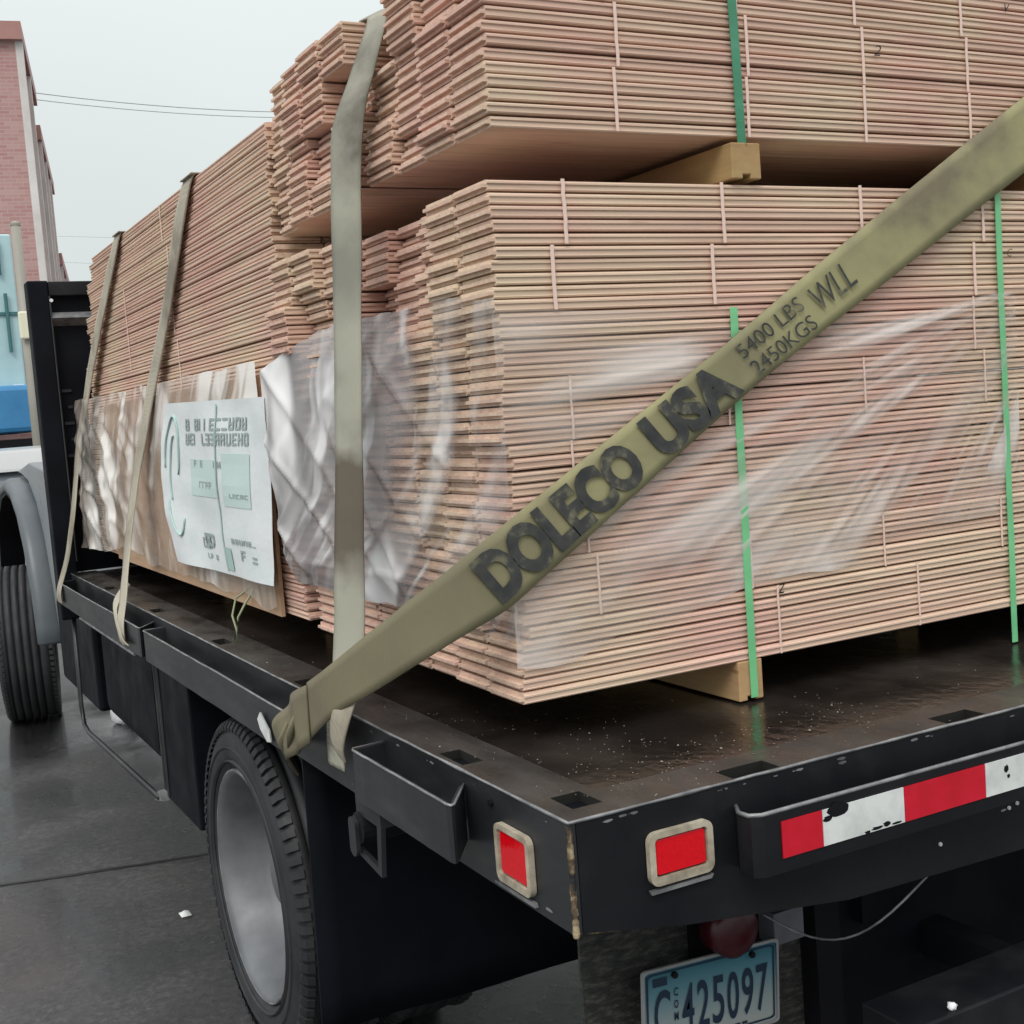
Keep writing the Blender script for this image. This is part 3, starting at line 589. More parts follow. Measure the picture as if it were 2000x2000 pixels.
# under-deck box in front of the rear wheel, guard bar, fuel tank
sb = MB(); sb.box((0.02, 2.30, 0.46), (0.45, 2.74, 0.936)); sb.build('side_box', DARKP, T, bevel=0.006)
for y_ in (2.742, 2.70):
    e = MB(); e.tube([(0.018, y_, 0.475), (0.018, y_, 0.93)], 0.006, 6); e.build('box_trim', RAIL, T)
e = MB(); e.prism([(2.72, 0.455), (2.86, 0.425), (2.86, 0.45), (2.74, 0.49)], 0, 0.0, 0.02); e.build('box_foot', EDGE, T)
gb = MB(); gb.tube([(0.0, 4.25, 0.90), (0.0, 4.30, 0.50), (0.0, 4.26, 0.42), (0.0, 4.16, 0.405), (0.0, 2.78, 0.455)], 0.010, 8); gb.build('guard_bar', RAIL, T, smooth=True)
ft = MB(); ft.prism(rbox(0.09, 0.62, 0.44, 0.90, 0.09), 1, 3.15, 4.15); ft.build('fuel_tank', DARKP, T, smooth=False)
bt = MB(); bt.box((0.10, 4.45, 0.42), (0.60, 5.5, 0.85)); bt.build('step_box', DARKP, T, bevel=0.02)
e = MB(); e.tube([(-0.01, 2.9, 0.928), (-0.01, 4.0, 0.928)], 0.006, 6); e.build('air_line', EDGE, T)

# headboard
hbm = MB(); hbm.box((-0.055, 4.20, 0.90), (0.030, 4.30, 2.355)); hbm.build('headboard_post', DARKP, T, bevel=0.006)
hbm = MB(); hbm.box((2.41, 4.20, 0.90), (2.495, 4.30, 2.355)); hbm.build('headboard_post', DARKP, T, bevel=0.006)
hbm = MB(); hbm.box((0.030, 4.235, 1.10), (2.41, 4.25, 2.30)); hbm.build('headboard_panel', DARKP, T)
hbm = MB(); hbm.box((0.030, 4.19, 2.29), (2.41, 4.29, 2.350)); hbm.build('top_rail', BLK, T, bevel=0.004)
hbm = MB(); hbm.prism([(4.185, 2.195), (4.235, 2.165), (4.235, 2.222), (4.225, 2.222)], 0, 0.032, 2.40); hbm.build('ledge', EDGE, T)
hbm = MB(); hbm.tube([(0.03, 4.196, 1.15), (0.03, 4.196, 2.29)], 0.004, 6); hbm.build('post_weld', RAIL, T)
for k in range(5):
    h_ = MB(); h_.box((0.045+0.02*(k % 2), 4.228, 1.60+0.07*k), (0.085, 4.234, 1.612+0.07*k)); h_.build('panel_slot', RAIL, T)
h_ = MB(); h_.tube([(0.035, 4.188, 2.27), (0.035, 4.192, 2.27)], 0.008, 7); h_.build('panel_rivet', TWHT, T)

# cab, hood and front fender
cb_ = MB(); cb_.prism([(4.45, 0.62), (6.0, 0.62), (6.0, 1.45), (5.75, 2.0), (5.5, 2.28), (4.6, 2.28), (4.45, 2.1)], 0, 0.26, 2.18); cb_.build('cab', SILV, T, bevel=0.03)
cw = MB(); cw.prism([(5.05, 1.45), (5.75, 1.45), (5.55, 1.95), (5.05, 2.05)], 0, 0.252, 0.262); cw.build('side_window', mat('dark_glass', (0.02, 0.025, 0.03), 0.05)[0], T)
cw = MB(); cw.box((0.6, 4.443, 1.5), (1.85, 4.452, 2.0)); cw.build('rear_window', bpy.data.materials['dark_glass'], T)
hd_ = MB(); hd_.prism([(6.0, 0.70), (8.0, 0.70), (8.05, 1.25), (7.6, 1.42), (6.0, 1.50)], 0, 0.36, 2.08); hd_.build('hood', SILV, T, bevel=0.05)
def fender(xa, xb, xin):
    arch = [(5.79, 0.56), (5.80, 0.66), (5.86, 0.88), (5.98, 1.12), (6.16, 1.31), (6.40, 1.43), (6.68, 1.47), (6.98, 1.43), (7.22, 1.32), (7.42, 1.12), (7.54, 0.88), (7.58, 0.66)]
    ff = MB(); n = len(arch)
    prof = [(xa, 0.075), (xa-0.0, 0.02), (xa+(0.03 if xb > xa else -0.03), 0.0), (xb, 0.0), (xin, 0.012), (xin, 0.07)]
    vs = []
    for i, (y_, z_) in enumerate(arch):
        a = arch[max(i-1, 0)]; c = arch[min(i+1, n-1)]; dy, dz = c[0]-a[0], c[1]-a[1]; l_ = math.hypot(dy, dz); ny, nz = dz/l_, -dy/l_
        for (xx, dd) in prof: vs.append((xx, y_+ny*dd, z_+nz*dd))
    k = len(prof)
    fs = [(i*k+j, i*k+(j+1) % k, (i+1)*k+(j+1) % k, (i+1)*k+j) for i in range(n-1) for j in range(k)]
    fs += [tuple(range(k)), tuple((n-1)*k+j for j in range(k))]
    ff.add(vs, fs); o = ff.build('front_fender', FLARE, T, smooth=True); o.modifiers.new('b', 'BEVEL').width = 0.012
    li = MB(); vs = []; pr2 = [(xa+0.01 if xb > xa else xa-0.01, 0.080), (xin, 0.080), (xin, 0.095), (xa+0.01 if xb > xa else xa-0.01, 0.095)]
    for i, (y_, z_) in enumerate(arch):
        a = arch[max(i-1, 0)]; c = arch[min(i+1, n-1)]; dy, dz = c[0]-a[0], c[1]-a[1]; l_ = math.hypot(dy, dz); ny, nz = dz/l_, -dy/l_
        for (xx, dd) in pr2: vs.append((xx, y_+ny*dd, z_+nz*dd))
    li.add(vs, [(i*4+j, i*4+(j+1) % 4, (i+1)*4+(j+1) % 4, (i+1)*4+j) for i in range(n-1) for j in range(4)]); li.build('fender_liner', BLKD, o)
    # body side above and behind the arch
    sd2 = MB(); sd2.prism([(5.30, 0.55), (5.74, 0.42), (5.78, 0.66), (5.84, 0.90), (5.96, 1.14), (6.14, 1.33), (6.4, 1.45), (6.68, 1.485), (6.9, 1.50), (5.9, 1.56), (5.30, 1.40)], 0, min(xin, xb)+0.0 if xb > xa else xb, xb if xb > xa else xin)
    return o
fender(0.028, 0.14, 0.19); fender(2.41, 2.30, 2.25)
fl_ = MB(); fl_.prism([(5.45, 1.30), (5.72, 0.42), (5.76, 0.66), (5.84, 0.90), (5.96, 1.14), (6.14, 1.33), (6.4, 1.45), (6.68, 1.49), (6.9, 1.50), (6.3, 1.56), (5.7, 1.52)], 0, 0.135, 0.26); fl_.build('cowl_side', SILV, T, bevel=0.01)
fi = MB(); fi.prism([(5.83, 0.62), (7.55, 0.62), (7.45, 1.10), (7.15, 1.33), (6.68, 1.42), (6.25, 1.32), (5.95, 1.05)], 0, 0.205, 0.25); fi.build('wheel_well', BLKD, T)

# ------------------------------------------------------------------ boards
TH = 0.0218
def profile(w_):      # tongue-and-groove edge at 0, body to w_
    t0 = TH
    return [(0.008, 0.0004), (0.0025, 0.0012), (0.0012, t0*0.16), (0.0026, t0*0.20), (0.0026, t0*0.56), (0.0, t0*0.60), (0.0, t0*0.74), (0.003, t0*0.78), (0.0035, t0*0.87), (0.008, t0*0.89), (0.008, t0*0.925), (w_-0.001, t0*0.925), (w_, 0.0004)]
def board_mesh(name, axis, w_, material, flip=False):
    mb = MB(); e_ = 0.0036; mb.prism(profile(w_), axis, e_, 1)      # end-matched: body, and the tongue standing out of its end
    lo_, hi_ = (0.004, TH*0.30), (w_-0.003, TH*0.58)
    mb.box((0, lo_[0], lo_[1]), (e_+0.0001, hi_[0], hi_[1])) if axis == 0 else mb.box((lo_[0], 0, lo_[1]), (hi_[0], e_+0.0001, hi_[1]))
    me = bpy.data.meshes.new(name); me.from_pydata([tuple(v) for v in mb.v], [], mb.f); me.update()
    bm = bmesh.new(); bm.from_mesh(me); bmesh.ops.recalc_face_normals(bm, faces=bm.faces); bm.to_mesh(me); bm.free()
    me.materials.append(material); return me
CW = 0.130
BX = board_mesh('board_mesh_x', 0, CW-0.003, WX); BY = board_mesh('board_mesh_y', 1, CW-0.003, WY)
def put_board(me, root, loc, length, axis):
    o = bpy.data.objects.new('board', me); COL.objects.link(o); o.parent = root
    o.location = Vector(loc)-root.location
    zs = random.uniform(0.93, 1.045); o.scale = (length, 1, zs) if axis == 0 else (1, length, zs)
    o.rotation_euler = (0, 0, random.uniform(-1, 1)*0.0008)
    return o
X0, Y0 = 0.136, 0.363
def bundle(name, label, base, z0, layers, cols, axis, start, stop, offs, limit=300):
    """axis 0: boards run along x, columns step along y; axis 1 the other way round"""
    root = thing(name, base, label, 'lumber')
    cnt = 0; rest = MB(); rnd = random.Random(hash(name+label) % 9999 if False else len(label)*7+layers)
    jobs = [(c, k) for c in range(cols) for k in range(layers)]
    for c, k in jobs:
        z = z0+k*TH; off = offs(c, k)+rnd.gauss(0, 0.0026)+(rnd.uniform(-0.012, 0.016) if rnd.random() < 0.16 else 0); j = rnd.gauss(0, 0.0012)
        if off is None: continue
        if axis == 0: loc = (start+off, Y0C[name]+c*CW+j, z); ln = stop-start-off+rnd.gauss(0, 0.01)
        else: loc = (X0+c*CW+j, start+rnd.gauss(0, 0.006)+offs.rear(c, k), z); ln = stop+off-loc[1]
        if cnt < limit: put_board(BX if axis == 0 else BY, root, loc, ln, axis); cnt += 1
        else:
            tmp = MB(); tmp.prism(profile(CW-0.003), axis, 0.008, ln); (tmp.box((0, 0.004, TH*0.30), (0.0082, CW-0.006, TH*0.58)) if axis == 0 else tmp.box((0.004, 0, TH*0.30), (CW-0.006, 0.0082, TH*0.58))); rest.add([v+Vector(loc) for v in tmp.v], tmp.f)
    if rest.v: rest.build('boards_beyond', WX if axis == 0 else WY, root, kind='stuff')
    return root
class Packs:
    def __init__(s, seed, rows, amp, special=None, csize=1, rearamp=0.0):
        s.r = random.Random(seed); s.rows = rows; s.amp = amp; s.sp = special or {}; s.cs = csize; s.t = {}; s.ra = rearamp; s.t2 = {}
    def row(s, k):
        i = 0
        while i+1 < len(s.rows) and k >= s.rows[i+1]: i += 1
        return i
    def __call__(s, c, k):
        key = (c//s.cs, s.row(k))
        if key in s.sp: return s.sp[key]
        if (c, s.row(k)) not in s.t: s.t[(c, s.row(k))] = s.r.uniform(*s.amp)
        return s.t[(c, s.row(k))]
    def rear(s, c, k):
        key = (c, s.row(k))
        if key not in s.t2: s.t2[key] = s.r.uniform(-s.ra, s.ra)
        return s.t2[key]
# rear lower bundle
ZL = 1.175
rowsL = [0, 6, 11, 16, 20, 25, 30, 35]
pl = Packs(3, rowsL, (0.0, 0.018))
for r_ in range(8):
    pl.sp[(0, r_)] = 0.0 if r_ % 2 == 0 else 0.004
    pl.sp[(1, r_)] = 0.006 if r_ % 2 else 0.0
for (c_, r_, v_) in ((2, 7, 0.05), (2, 6, 0.035), (3, 7, 0.06), (3, 6, 0.05), (3, 5, 0.02), (4, 7, 0.04), (4, 6, 0.085), (4, 5, 0.09), (5, 7, 0.0), (5, 6, 0.01), (6, 7, -0.03), (6, 6, -0.005), (6, 5, -0.03), (7, 7, -0.04), (7, 6, -0.055), (7, 5, -0.03), (7, 4, -0.01)):
    pl.sp[(c_, r_)] = v_
Y0C = {'lower_bundle': Y0, 'upper_bundle': Y0, 'short_upper_bundle': 0.93}
B1 = bundle('lower_bundle', 'tall rear bundle of pinkish boards wrapped in clear film, resting on the wet deck', (1.2, 0.9, ZL), ZL, 40, 8, 0, X0, 2.34, pl)
# rear upper bundle
ZU = 2.127
rowsU = [0, 5, 10, 15, 20, 25]
pu = Packs(11, rowsU, (0.0, 0.06))
for key, v_ in {(0, 0): 0.0, (0, 1): 0.0, (0, 2): 0.03, (0, 3): -0.015, (0, 4): 0.01, (1, 0): 0.0, (1, 1): 0.0, (1, 2): 0.02, (1, 3): 0.05, (1, 4): -0.01, (2, 0): 0.012, (2, 1): 0.02, (2, 2): 0.0, (2, 3): 0.02, (2, 4): 0.0, (3, 0): 0.0, (3, 1): 0.03, (3, 2): 0.08, (3, 3): 0.10, (3, 4): 0.10, (3, 5): 0.1}.items(): pu.sp[key] = v_
B2 = bundle('upper_bundle', 'upper rear bundle of boards cut by the top of the picture, above the dark gap', (1.2, 0.55, ZU), ZU, 28, 4, 0, X0+0.012, 2.34, pu)
# short upper bundle behind it
ps = Packs(5, [0, 4, 8, 12], (-0.012, 0.02))
for key, v_ in {(0, 0): 0.0, (0, 1): 0.012, (0, 2): 0.05, (0, 3): 0.0, (1, 0): 0.0, (1, 1): 0.03, (1, 2): 0.0, (1, 3): -0.006, (2, 0): -0.005, (2, 1): 0.0, (2, 2): -0.01, (2, 3): 0.0}.items(): ps.sp[key] = v_
B3 = bundle('short_upper_bundle', 'small ragged bundle of boards on top, under the bend of the upright grey strap', (1.2, 1.15, ZU-0.01), ZU-0.01, 16, 4, 0, X0, 2.34, ps)
# long forward bundle
pf = Packs(9, list(range(0, 55, 3)), (-0.10, 0.20), rearamp=0.02)
for c_ in range(5):
    for r_ in range(20): pf.sp[(c_, r_)] = 0.30-0.36*max(0, r_-8)/10+0.055*math.sin(r_*2.4)+0.02*math.sin(r_*5.1+c_)
B4 = bundle('long_bundle', 'long bundle of boards lying lengthwise behind the black headboard, strapped twice', (1.2, 2.7, 1.19), 1.19, 55, 5, 1, 1.46, 3.86, pf)
fb = MB()
for k in range(55):
    for c_ in range(5, 16):
        tmp = MB(); l0 = 1.46+random.gauss(0, 0.006)
        tmp.box((X0+c_*CW, l0, 1.19+k*TH+0.001), (X0+(c_+1)*CW-0.004, 3.86+random.uniform(-0.08, 0.15), 1.19+(k+1)*TH-0.0005)); fb.add(tmp.v, tmp.f)
fb.build('boards_inside', WY, B4, kind='stuff')

# string ties around the small packs (rear faces)
def tie(root, x, y, za, zb, wdt=0.006):
    mb = MB(); nseg = 8
    pts = [Vector((x+0.0015*noise.noise(Vector((x*30, za*9+i, 0))), y, za+(zb-za)*i/nseg)) for i in range(nseg+1)]
    vs = []
    for p in pts: vs += [p+Vector((-wdt/2, 0, 0)), p+Vector((wdt/2, 0, 0)), p+Vector((wdt/2, 0.0012, 0)), p+Vector((-wdt/2, 0.0012, 0))]
    fs = [(i*4+k, i*4+(k+1) % 4, (i+1)*4+(k+1) % 4, (i+1)*4+k) for i in range(nseg) for k in range(4)]+[(0, 1, 2, 3), tuple(nseg*4+k for k in range(4))]
    mb.add(vs, fs); mb.build('string_tie', TIE, root)
zr = [ZL+TH*k for k in rowsL]+[ZL+TH*40]
base_x = {7: 0.283, 6: 0.253, 5: 0.245, 4: 0.27, 3: 0.265, 2: 0.285, 1: 0.30, 0: 0.33}
for r_ in range(8):
    for i in range(6):
        x_ = base_x[r_]+i*(0.332 if r_ != 0 else 0.36)
        if r_ < 6 and random.random() < 0.35: continue
        tie(B1, x_, Y0-0.0028, zr[r_]+0.001, zr[r_+1]-0.001, 0.0068 if r_ > 5 else 0.004)
zu = [ZU+TH*k for k in rowsU]+[ZU+TH*28]
for r_, bx in ((0, 0.40), (1, 0.41), (2, 0.385), (3, 0.39), (4, 0.42)):
    for i in range(6): tie(B2, bx+i*0.285*(1 if r_ % 2 == 0 else 0.985), Y0-0.0028, zu[r_]+0.001, zu[r_+1]-0.001)
def tie_side(root, y, x, za, zb, wdt=0.006):
    mb = MB(); mb.box((x, y-wdt/2, za), (x+0.0012, y+wdt/2, zb)); mb.build('string_tie', TIE, root)
for (y_, za, zb) in ((2.50, 1.98, 2.25), (2.48, 1.75, 1.96), (2.55, 2.27, 2.385), (3.2, 1.9, 2.2)): tie_side(B4, y_, X0-0.002, za, zb)

# green plastic bands
def vband(root, x, za, zb, m_, y=Y0-0.006, w_=0.0165, dx=0.0):
    mb = MB(); n = 20; vs = []
    for i in range(n+1):
        z_ = za+(zb-za)*i/n; xx = x+dx*i/n+0.0012*noise.noise(Vector((z_*6, x, 0))); yy = y-0.002*abs(noise.noise(Vector((z_*5, x, 3))))
        vs += [(xx-w_/2, yy, z_), (xx+w_/2, yy, z_), (xx+w_/2, yy+0.0012, z_), (xx-w_/2, yy+0.0012, z_)]
    mb.add(vs, [(i*4+k, i*4+(k+1) % 4, (i+1)*4+(k+1) % 4, (i+1)*4+k) for i in range(n) for k in range(4)]+[(0, 1, 2, 3), tuple(n*4+k for k in range(4))])
    return mb.build('green_band', m_, root)
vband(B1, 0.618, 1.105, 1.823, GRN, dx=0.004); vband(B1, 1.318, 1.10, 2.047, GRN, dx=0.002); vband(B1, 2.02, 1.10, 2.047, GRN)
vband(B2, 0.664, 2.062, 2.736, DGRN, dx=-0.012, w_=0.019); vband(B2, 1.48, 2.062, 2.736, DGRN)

# handwritten ink marks on board edges
mk = MB()
for (x_, z_, s_, ch) in ((1.008, 2.302, 0.020, '2'), (1.353, 1.915, 0.016, 'C'), (0.699, 1.298, 0.018, 'z'), (1.374, 2.411, 0.016, 'v')):
    text_on(mk, ch, lambda u, v: (x_-s_/2+s_*u, Y0-0.0035, z_-s_/2+s_*v), -0.01, 0.3)
mk.build('pencil_mark', BLKD, B1)

# dunnage
def dun(a, b2, label, cut=None):
    rt = MB()
    if cut:   # strap groove along the underside
        x0_, x1_ = a[0], b2[0]; xm = (x0_+x1_)/2; g_ = 0.009
        rt.prism([(x0_, a[2]), (xm-g_, a[2]), (xm-g_, a[2]+0.008), (xm+g_, a[2]+0.008), (xm+g_, a[2]), (x1_, a[2]), (x1_, b2[2]), (x0_, b2[2])], 1, a[1], b2[1])
    else: rt.box(a, b2)
    return tag(rt.build('dunnage_timber', WD, bevel=0.002), label, 'timber', 'timbers keeping the bundles off the surface below')
dun((0.586, 0.360, 1.1002), (0.642, 1.38, 1.1745), 'yellowish timber under the rear bundle, end showing below the left green band', 1)
dun((1.285, 0.66, 1.1002), (1.35, 1.38, 1.1745), 'timber under the rear bundle, deep in the shade below the right green band')
dun((1.99, 0.66, 1.1002), (2.055, 1.38, 1.1745), 'timber under the rear bundle, beyond the right edge of the picture')
dun((0.634, 0.352, 2.0515), (0.70, 1.35, 2.1155), 'pale timber in the gap between the stacked rear bundles, beside the dark green band', 1)
dun((1.47, 0.352, 2.0515), (1.53, 1.35, 2.1155), 'timber in the dark gap between the stacked rear bundles, behind the diagonal strap', 1)
dun((0.30, 1.72, 1.1002), (2.25, 1.81, 1.189), 'brown timber under the long bundle, nearest to the upright strap')
dun((0.34, 2.9, 1.1002), (2.25, 2.99, 1.189), 'timber under the long bundle towards the headboard')

# loose green string loop hanging below the long bundle
lo = MB(); lo.tube([(0.125, 1.84, 1.24), (0.10, 1.86, 1.20), (0.07, 1.84, 1.165), (0.055, 1.81, 1.135), (0.05, 1.83, 1.108)], 0.0035, 6)
lo.tube([(0.125, 1.87, 1.24), (0.085, 1.90, 1.21), (0.06, 1.86, 1.17), (0.05, 1.79, 1.14), (0.05, 1.80, 1.108)], 0.003, 6)
tag(lo.build('string_loop', noisy('faded_green_string', [(0.3, (0.20, 0.24, 0.13)), (0.7, (0.36, 0.38, 0.24))], (9, 9, 9)), smooth=True), 'loose faded green string hanging from the long bundle to the deck edge', 'string')

# ------------------------------------------------------------------ cardboard, label and film
CARD = noisy('brown_wood_sheet', [(0.25, (0.40, 0.24, 0.14)), (0.5, (0.52, 0.34, 0.21)), (0.8, (0.62, 0.44, 0.29))], (3, 1.2, 14), 2.0, 8, (0.6, 0.8), 0.2)
cs = MB(); cs.box((X0-0.016, 1.61, 1.186), (X0-0.006, 3.72, 1.80)); tag(cs.build('protective_sheet', CARD), 'tan sheet standing against the foot of the long bundle behind the white label', 'sheet')
LBL = noisy('mint_white_paper', [(0.25, (0.66, 0.74, 0.72)), (0.5, (0.78, 0.82, 0.82)), (0.8, (0.84, 0.84, 0.87))], (2, 3, 5), 1.6, 6, (0.35, 0.5), 0.25, bdist=0.004)
def LP(u, v, d=0.0):   # u from front (left) to rear (right), v up
    y_ = (2.54+0.10*math.sin(math.pi*v))*(1-u)+(1.533-0.063*v)*u; zb = 1.265*(1-u)+1.277*u; zt = 1.765*(1-u)+1.742*u; z_ = zb+(zt-zb)*v
    x_ = X0-0.052-0.004*math.sin(u*9+v*4)-0.005*noise.noise(Vector((u*4, v*5, 0)))-d
    return Vector((x_, y_, z_))
lb = MB(); lb.grid(lambda u, v: LP(u, v), 24, 24)
lab = tag(lb.build('shipping_label', LBL, smooth=True), 'large pale mint printed sheet with a drawn loop on the side of the long bundle', 'label')
PRN, *_ = mat('label_ink', (0.33, 0.40, 0.39), 0.6); PRG, *_ = mat('label_green_ink', (0.42, 0.58, 0.53), 0.6); PRL, *_ = mat('label_pale_green_ink', (0.58, 0.71, 0.67), 0.6)
def lq(mb, u0, u1, v0, v1, d=0.0015):
    nn = max(1, int((u1-u0)/0.05)); mm = max(1, int((v1-v0)/0.05))
    mb.grid(lambda u, v: LP(u0+(u1-u0)*u, v0+(v1-v0)*v, d), nn, mm)
pk = MB(); rg = random.Random(4)
def glyphs(mb, u0, u1, v0, v1, cw_, d=0.0022):
    u = u0
    while u < u1-cw_:
        if rg.random() < 0.85:
            wv_ = cw_*0.22
            if rg.random() < 0.8: lq(mb, u, u+wv_, v0, v1, d)
            if rg.random() < 0.6: lq(mb, u+cw_*0.55, u+cw_*0.55+wv_, v0, v1, d)
            if rg.random() < 0.6: lq(mb, u, u+cw_*0.77, v1-(v1-v0)*0.2, v1, d)
            if rg.random() < 0.6: lq(mb, u, u+cw_*0.77, v0, v0+(v1-v0)*0.2, d)
            if rg.random() < 0.5: lq(mb, u, u+cw_*0.7, (v0+v1)/2-0.006, (v0+v1)/2+0.006, d)
        u += cw_
glyphs(pk, 0.28, 0.88, 0.83, 0.90, 0.052); glyphs(pk, 0.28, 0.88, 0.745, 0.815, 0.045)
glyphs(pk, 0.36, 0.66, 0.615, 0.655, 0.035); glyphs(pk, 0.34, 0.56, 0.49, 0.53, 0.035); glyphs(pk, 0.70, 0.86, 0.45, 0.475, 0.03)
glyphs(pk, 0.36, 0.52, 0.07, 0.10, 0.03); glyphs(pk, 0.36, 0.50, 0.13, 0.19, 0.05); glyphs(pk, 0.70, 0.95, 0.10, 0.16, 0.05); glyphs(pk, 0.68, 0.90, 0.19, 0.22, 0.035)
pk.build('printed_rows', PRN, lab, kind='stuff')
pg_ = MB(); lq(pg_, 0.32, 0.60, 0.44, 0.66); lq(pg_, 0.64, 0.86, 0.40, 0.70); pg_.build('pale_panels', PRL, lab)
fo = MB(); lq(fo, 0.587, 0.597, 0.02, 0.98, 0.003); lq(fo, 0.60, 0.66, 0.03, 0.16, 0.0024); fo.build('fold_line', PRG, lab)
lp_ = MB()
for (cu, cv, ru, rv, a0, a1) in ((0.13, 0.68, 0.075, 0.24, -30, 200), (0.15, 0.40, 0.075, 0.22, 180, 330), (0.14, 0.5, 0.03, 0.30, 90, 200)):
    q_ = [LP(cu+ru*math.cos(R(a0+(a1-a0)*k/24)), cv+rv*math.sin(R(a0+(a1-a0)*k/24)), 0.003) for k in range(25)]
    lp_.tube(q_, 0.0035, 5)
lp_.build('drawn_loop', PRG, lab, smooth=True)
text_mark = MB()
text_on(text_mark, 'B', lambda u, v: LP(0.39+0.10*v, 0.13+0.09*(1-u), 0.004), 0.0)
text_mark.build('rotated_mark', PRN, lab)

# clear film: side of the rear lower bundle
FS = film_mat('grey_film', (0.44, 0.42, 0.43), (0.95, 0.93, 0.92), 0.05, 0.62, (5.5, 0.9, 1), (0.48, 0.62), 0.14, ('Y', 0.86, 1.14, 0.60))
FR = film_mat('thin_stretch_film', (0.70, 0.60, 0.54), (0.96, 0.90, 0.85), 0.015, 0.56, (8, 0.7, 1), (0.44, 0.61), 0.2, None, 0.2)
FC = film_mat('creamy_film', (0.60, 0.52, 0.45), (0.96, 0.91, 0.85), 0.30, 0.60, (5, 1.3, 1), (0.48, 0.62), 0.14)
def uvset(o, fn):
    uvl = o.data.uv_layers.new(name='UVMap'); off = Vector((0, 0, 0))
    co = [fn(v.co) for v in o.data.vertices]
    for lp_i in o.data.loops: uvl.data[lp_i.index].uv = co[lp_i.vertex_index]
    return o
def ridge(p, s_): 
    n = noise.noise(Vector((p[0]*s_, p[1]*s_, 0.3))); return (1-abs(n)*2.4)
def side_film(u, v):
    y_ = 1.50*(1-u)+(Y0-0.012)*u
    zt = 1.80+0.07*min(1, u*3.2)-0.02*max(0, u-0.85)*6+0.008*noise.noise(Vector((u*14, 0, 1)))
    zb = 1.285+0.05*noise.noise(Vector((u*5, 2, 1)))
    z_ = zb+(zt-zb)*v
    d = 0.006+0.022*(1-u)*(0.5+0.5*noise.noise(Vector((u*3, v*2, 5))))*2*(1-abs(v-0.5))
    d += 0.009*max(0, ridge((u*2.6+v*1.5, v*0.35-u*0.2), 1.7))**3+0.006*max(0, ridge((u*2-v*2.0, v*0.6+3), 2.6))**3
    if u > 0.93: d *= (1-u)/0.07*0.7+0.3
    if v < 0.12: d = d*(v/0.12)+0.003
    bul = 0.035*math.exp(-((u-0.05)/0.2)**2)*(v)
    return Vector((X0-d-bul, y_, z_))
sf = MB(); sf.grid(side_film, 110, 70)
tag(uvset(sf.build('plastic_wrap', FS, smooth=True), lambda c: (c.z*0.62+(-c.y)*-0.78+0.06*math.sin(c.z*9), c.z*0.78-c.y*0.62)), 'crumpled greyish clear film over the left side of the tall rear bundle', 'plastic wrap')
def rear_film(u, v):
    x_ = X0-0.008+1.23*u
    zb = 1.24+0.16*u+0.04*noise.noise(Vector((u*6, 2, 8))); zt = 1.832+0.006*noise.noise(Vector((u*9, 0, 3)))-0.012*math.sin(u*3.1)
    z_ = zb+(zt-zb)*v
    # wrinkles fan out from the upper right knot
    ang = math.atan2(1.84-z_, 1.34-x_+0.001); n = noise.noise(Vector((ang*11, 0.5*u, 2)))
    fade = min(1, v*5)
    d = 0.0045+fade*(0.005*max(0, 1-abs(n)*4.0)+0.003*max(0, 1-abs(noise.noise(Vector((ang*23, u, 9))))*4))
    return Vector((x_, Y0-d, z_))
rf = MB(); rf.grid(rear_film, 130, 110)
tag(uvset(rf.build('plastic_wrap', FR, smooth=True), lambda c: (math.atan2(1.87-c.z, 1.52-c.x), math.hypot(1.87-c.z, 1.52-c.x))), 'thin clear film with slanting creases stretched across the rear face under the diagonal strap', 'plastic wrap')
def fwd_film(u, v):
    y_ = 4.10*(1-u)+1.60*u
    zb = 1.215+0.03*noise.noise(Vector((u*13, 2, 1)))+0.04*math.exp(-((u-0.30)/0.1)**2)+ (0.0 if u > .33 else 0.0)
    zt = 1.835+0.012*noise.noise(Vector((u*12, 7, 1)))
    z_ = zb+(zt-zb)*v
    k = max(0.0, 1-u/0.36)
    d = 0.030+0.05*k*(1-v*0.5)+0.014*k**0.5*max(0, ridge((u*5+v*1.5, v*1.6-u), 2.6))**2+0.009*k**0.5*noise.noise(Vector((u*22, v*9, 1)))+0.006*max(0, ridge((u*6+v, v*2), 2.0))**2
    if 0.5 < u: d = 0.030+0.003*noise.noise(Vector((u*9, v*9, 3)))
    return Vector((X0-d, y_, z_))
ff_ = MB(); ff_.grid(fwd_film, 110, 60)
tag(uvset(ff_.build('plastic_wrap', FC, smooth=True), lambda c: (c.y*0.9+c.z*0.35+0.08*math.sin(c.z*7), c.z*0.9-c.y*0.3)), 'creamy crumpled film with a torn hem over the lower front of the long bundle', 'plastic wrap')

# ------------------------------------------------------------------ straps
def PR(a, b2): return (Vector(a), Vector(b2))
# upright strap
s1 = MB(); s1.strip([PR((0.60, 1.005, 2.474), (0.60, 0.925, 2.474)), PR((0.23, 0.985, 2.474), (0.25, 0.90, 2.474)), PR((0.192, 0.91, 2.462), (0.205, 0.84, 2.462)), PR((0.180, 0.90, 2.436), (0.188, 0.82, 2.427)), PR((0.136, 0.90, 2.34), (0.158, 0.82, 2.34)), PR((0.095, 0.90, 2.252), (0.133, 0.82, 2.268)), PR((0.082, 0.90, 2.17), (0.112, 0.82, 2.15)), PR((0.070, 0.90, 2.0), (0.100, 0.82, 2.0)), PR((0.054, 0.90, 1.770), (0.082, 0.82, 1.80)), PR((0.030, 0.90, 1.50), (0.058, 0.82, 1.50)), PR((0.002, 0.90, 1.224), (0.034, 0.82, 1.224)), PR((-0.030, 0.885, 1.08), (-0.028, 0.80, 1.09)), PR((-0.040, 0.87, 1.00), (-0.036, 0.79, 1.00))], 0.0028)
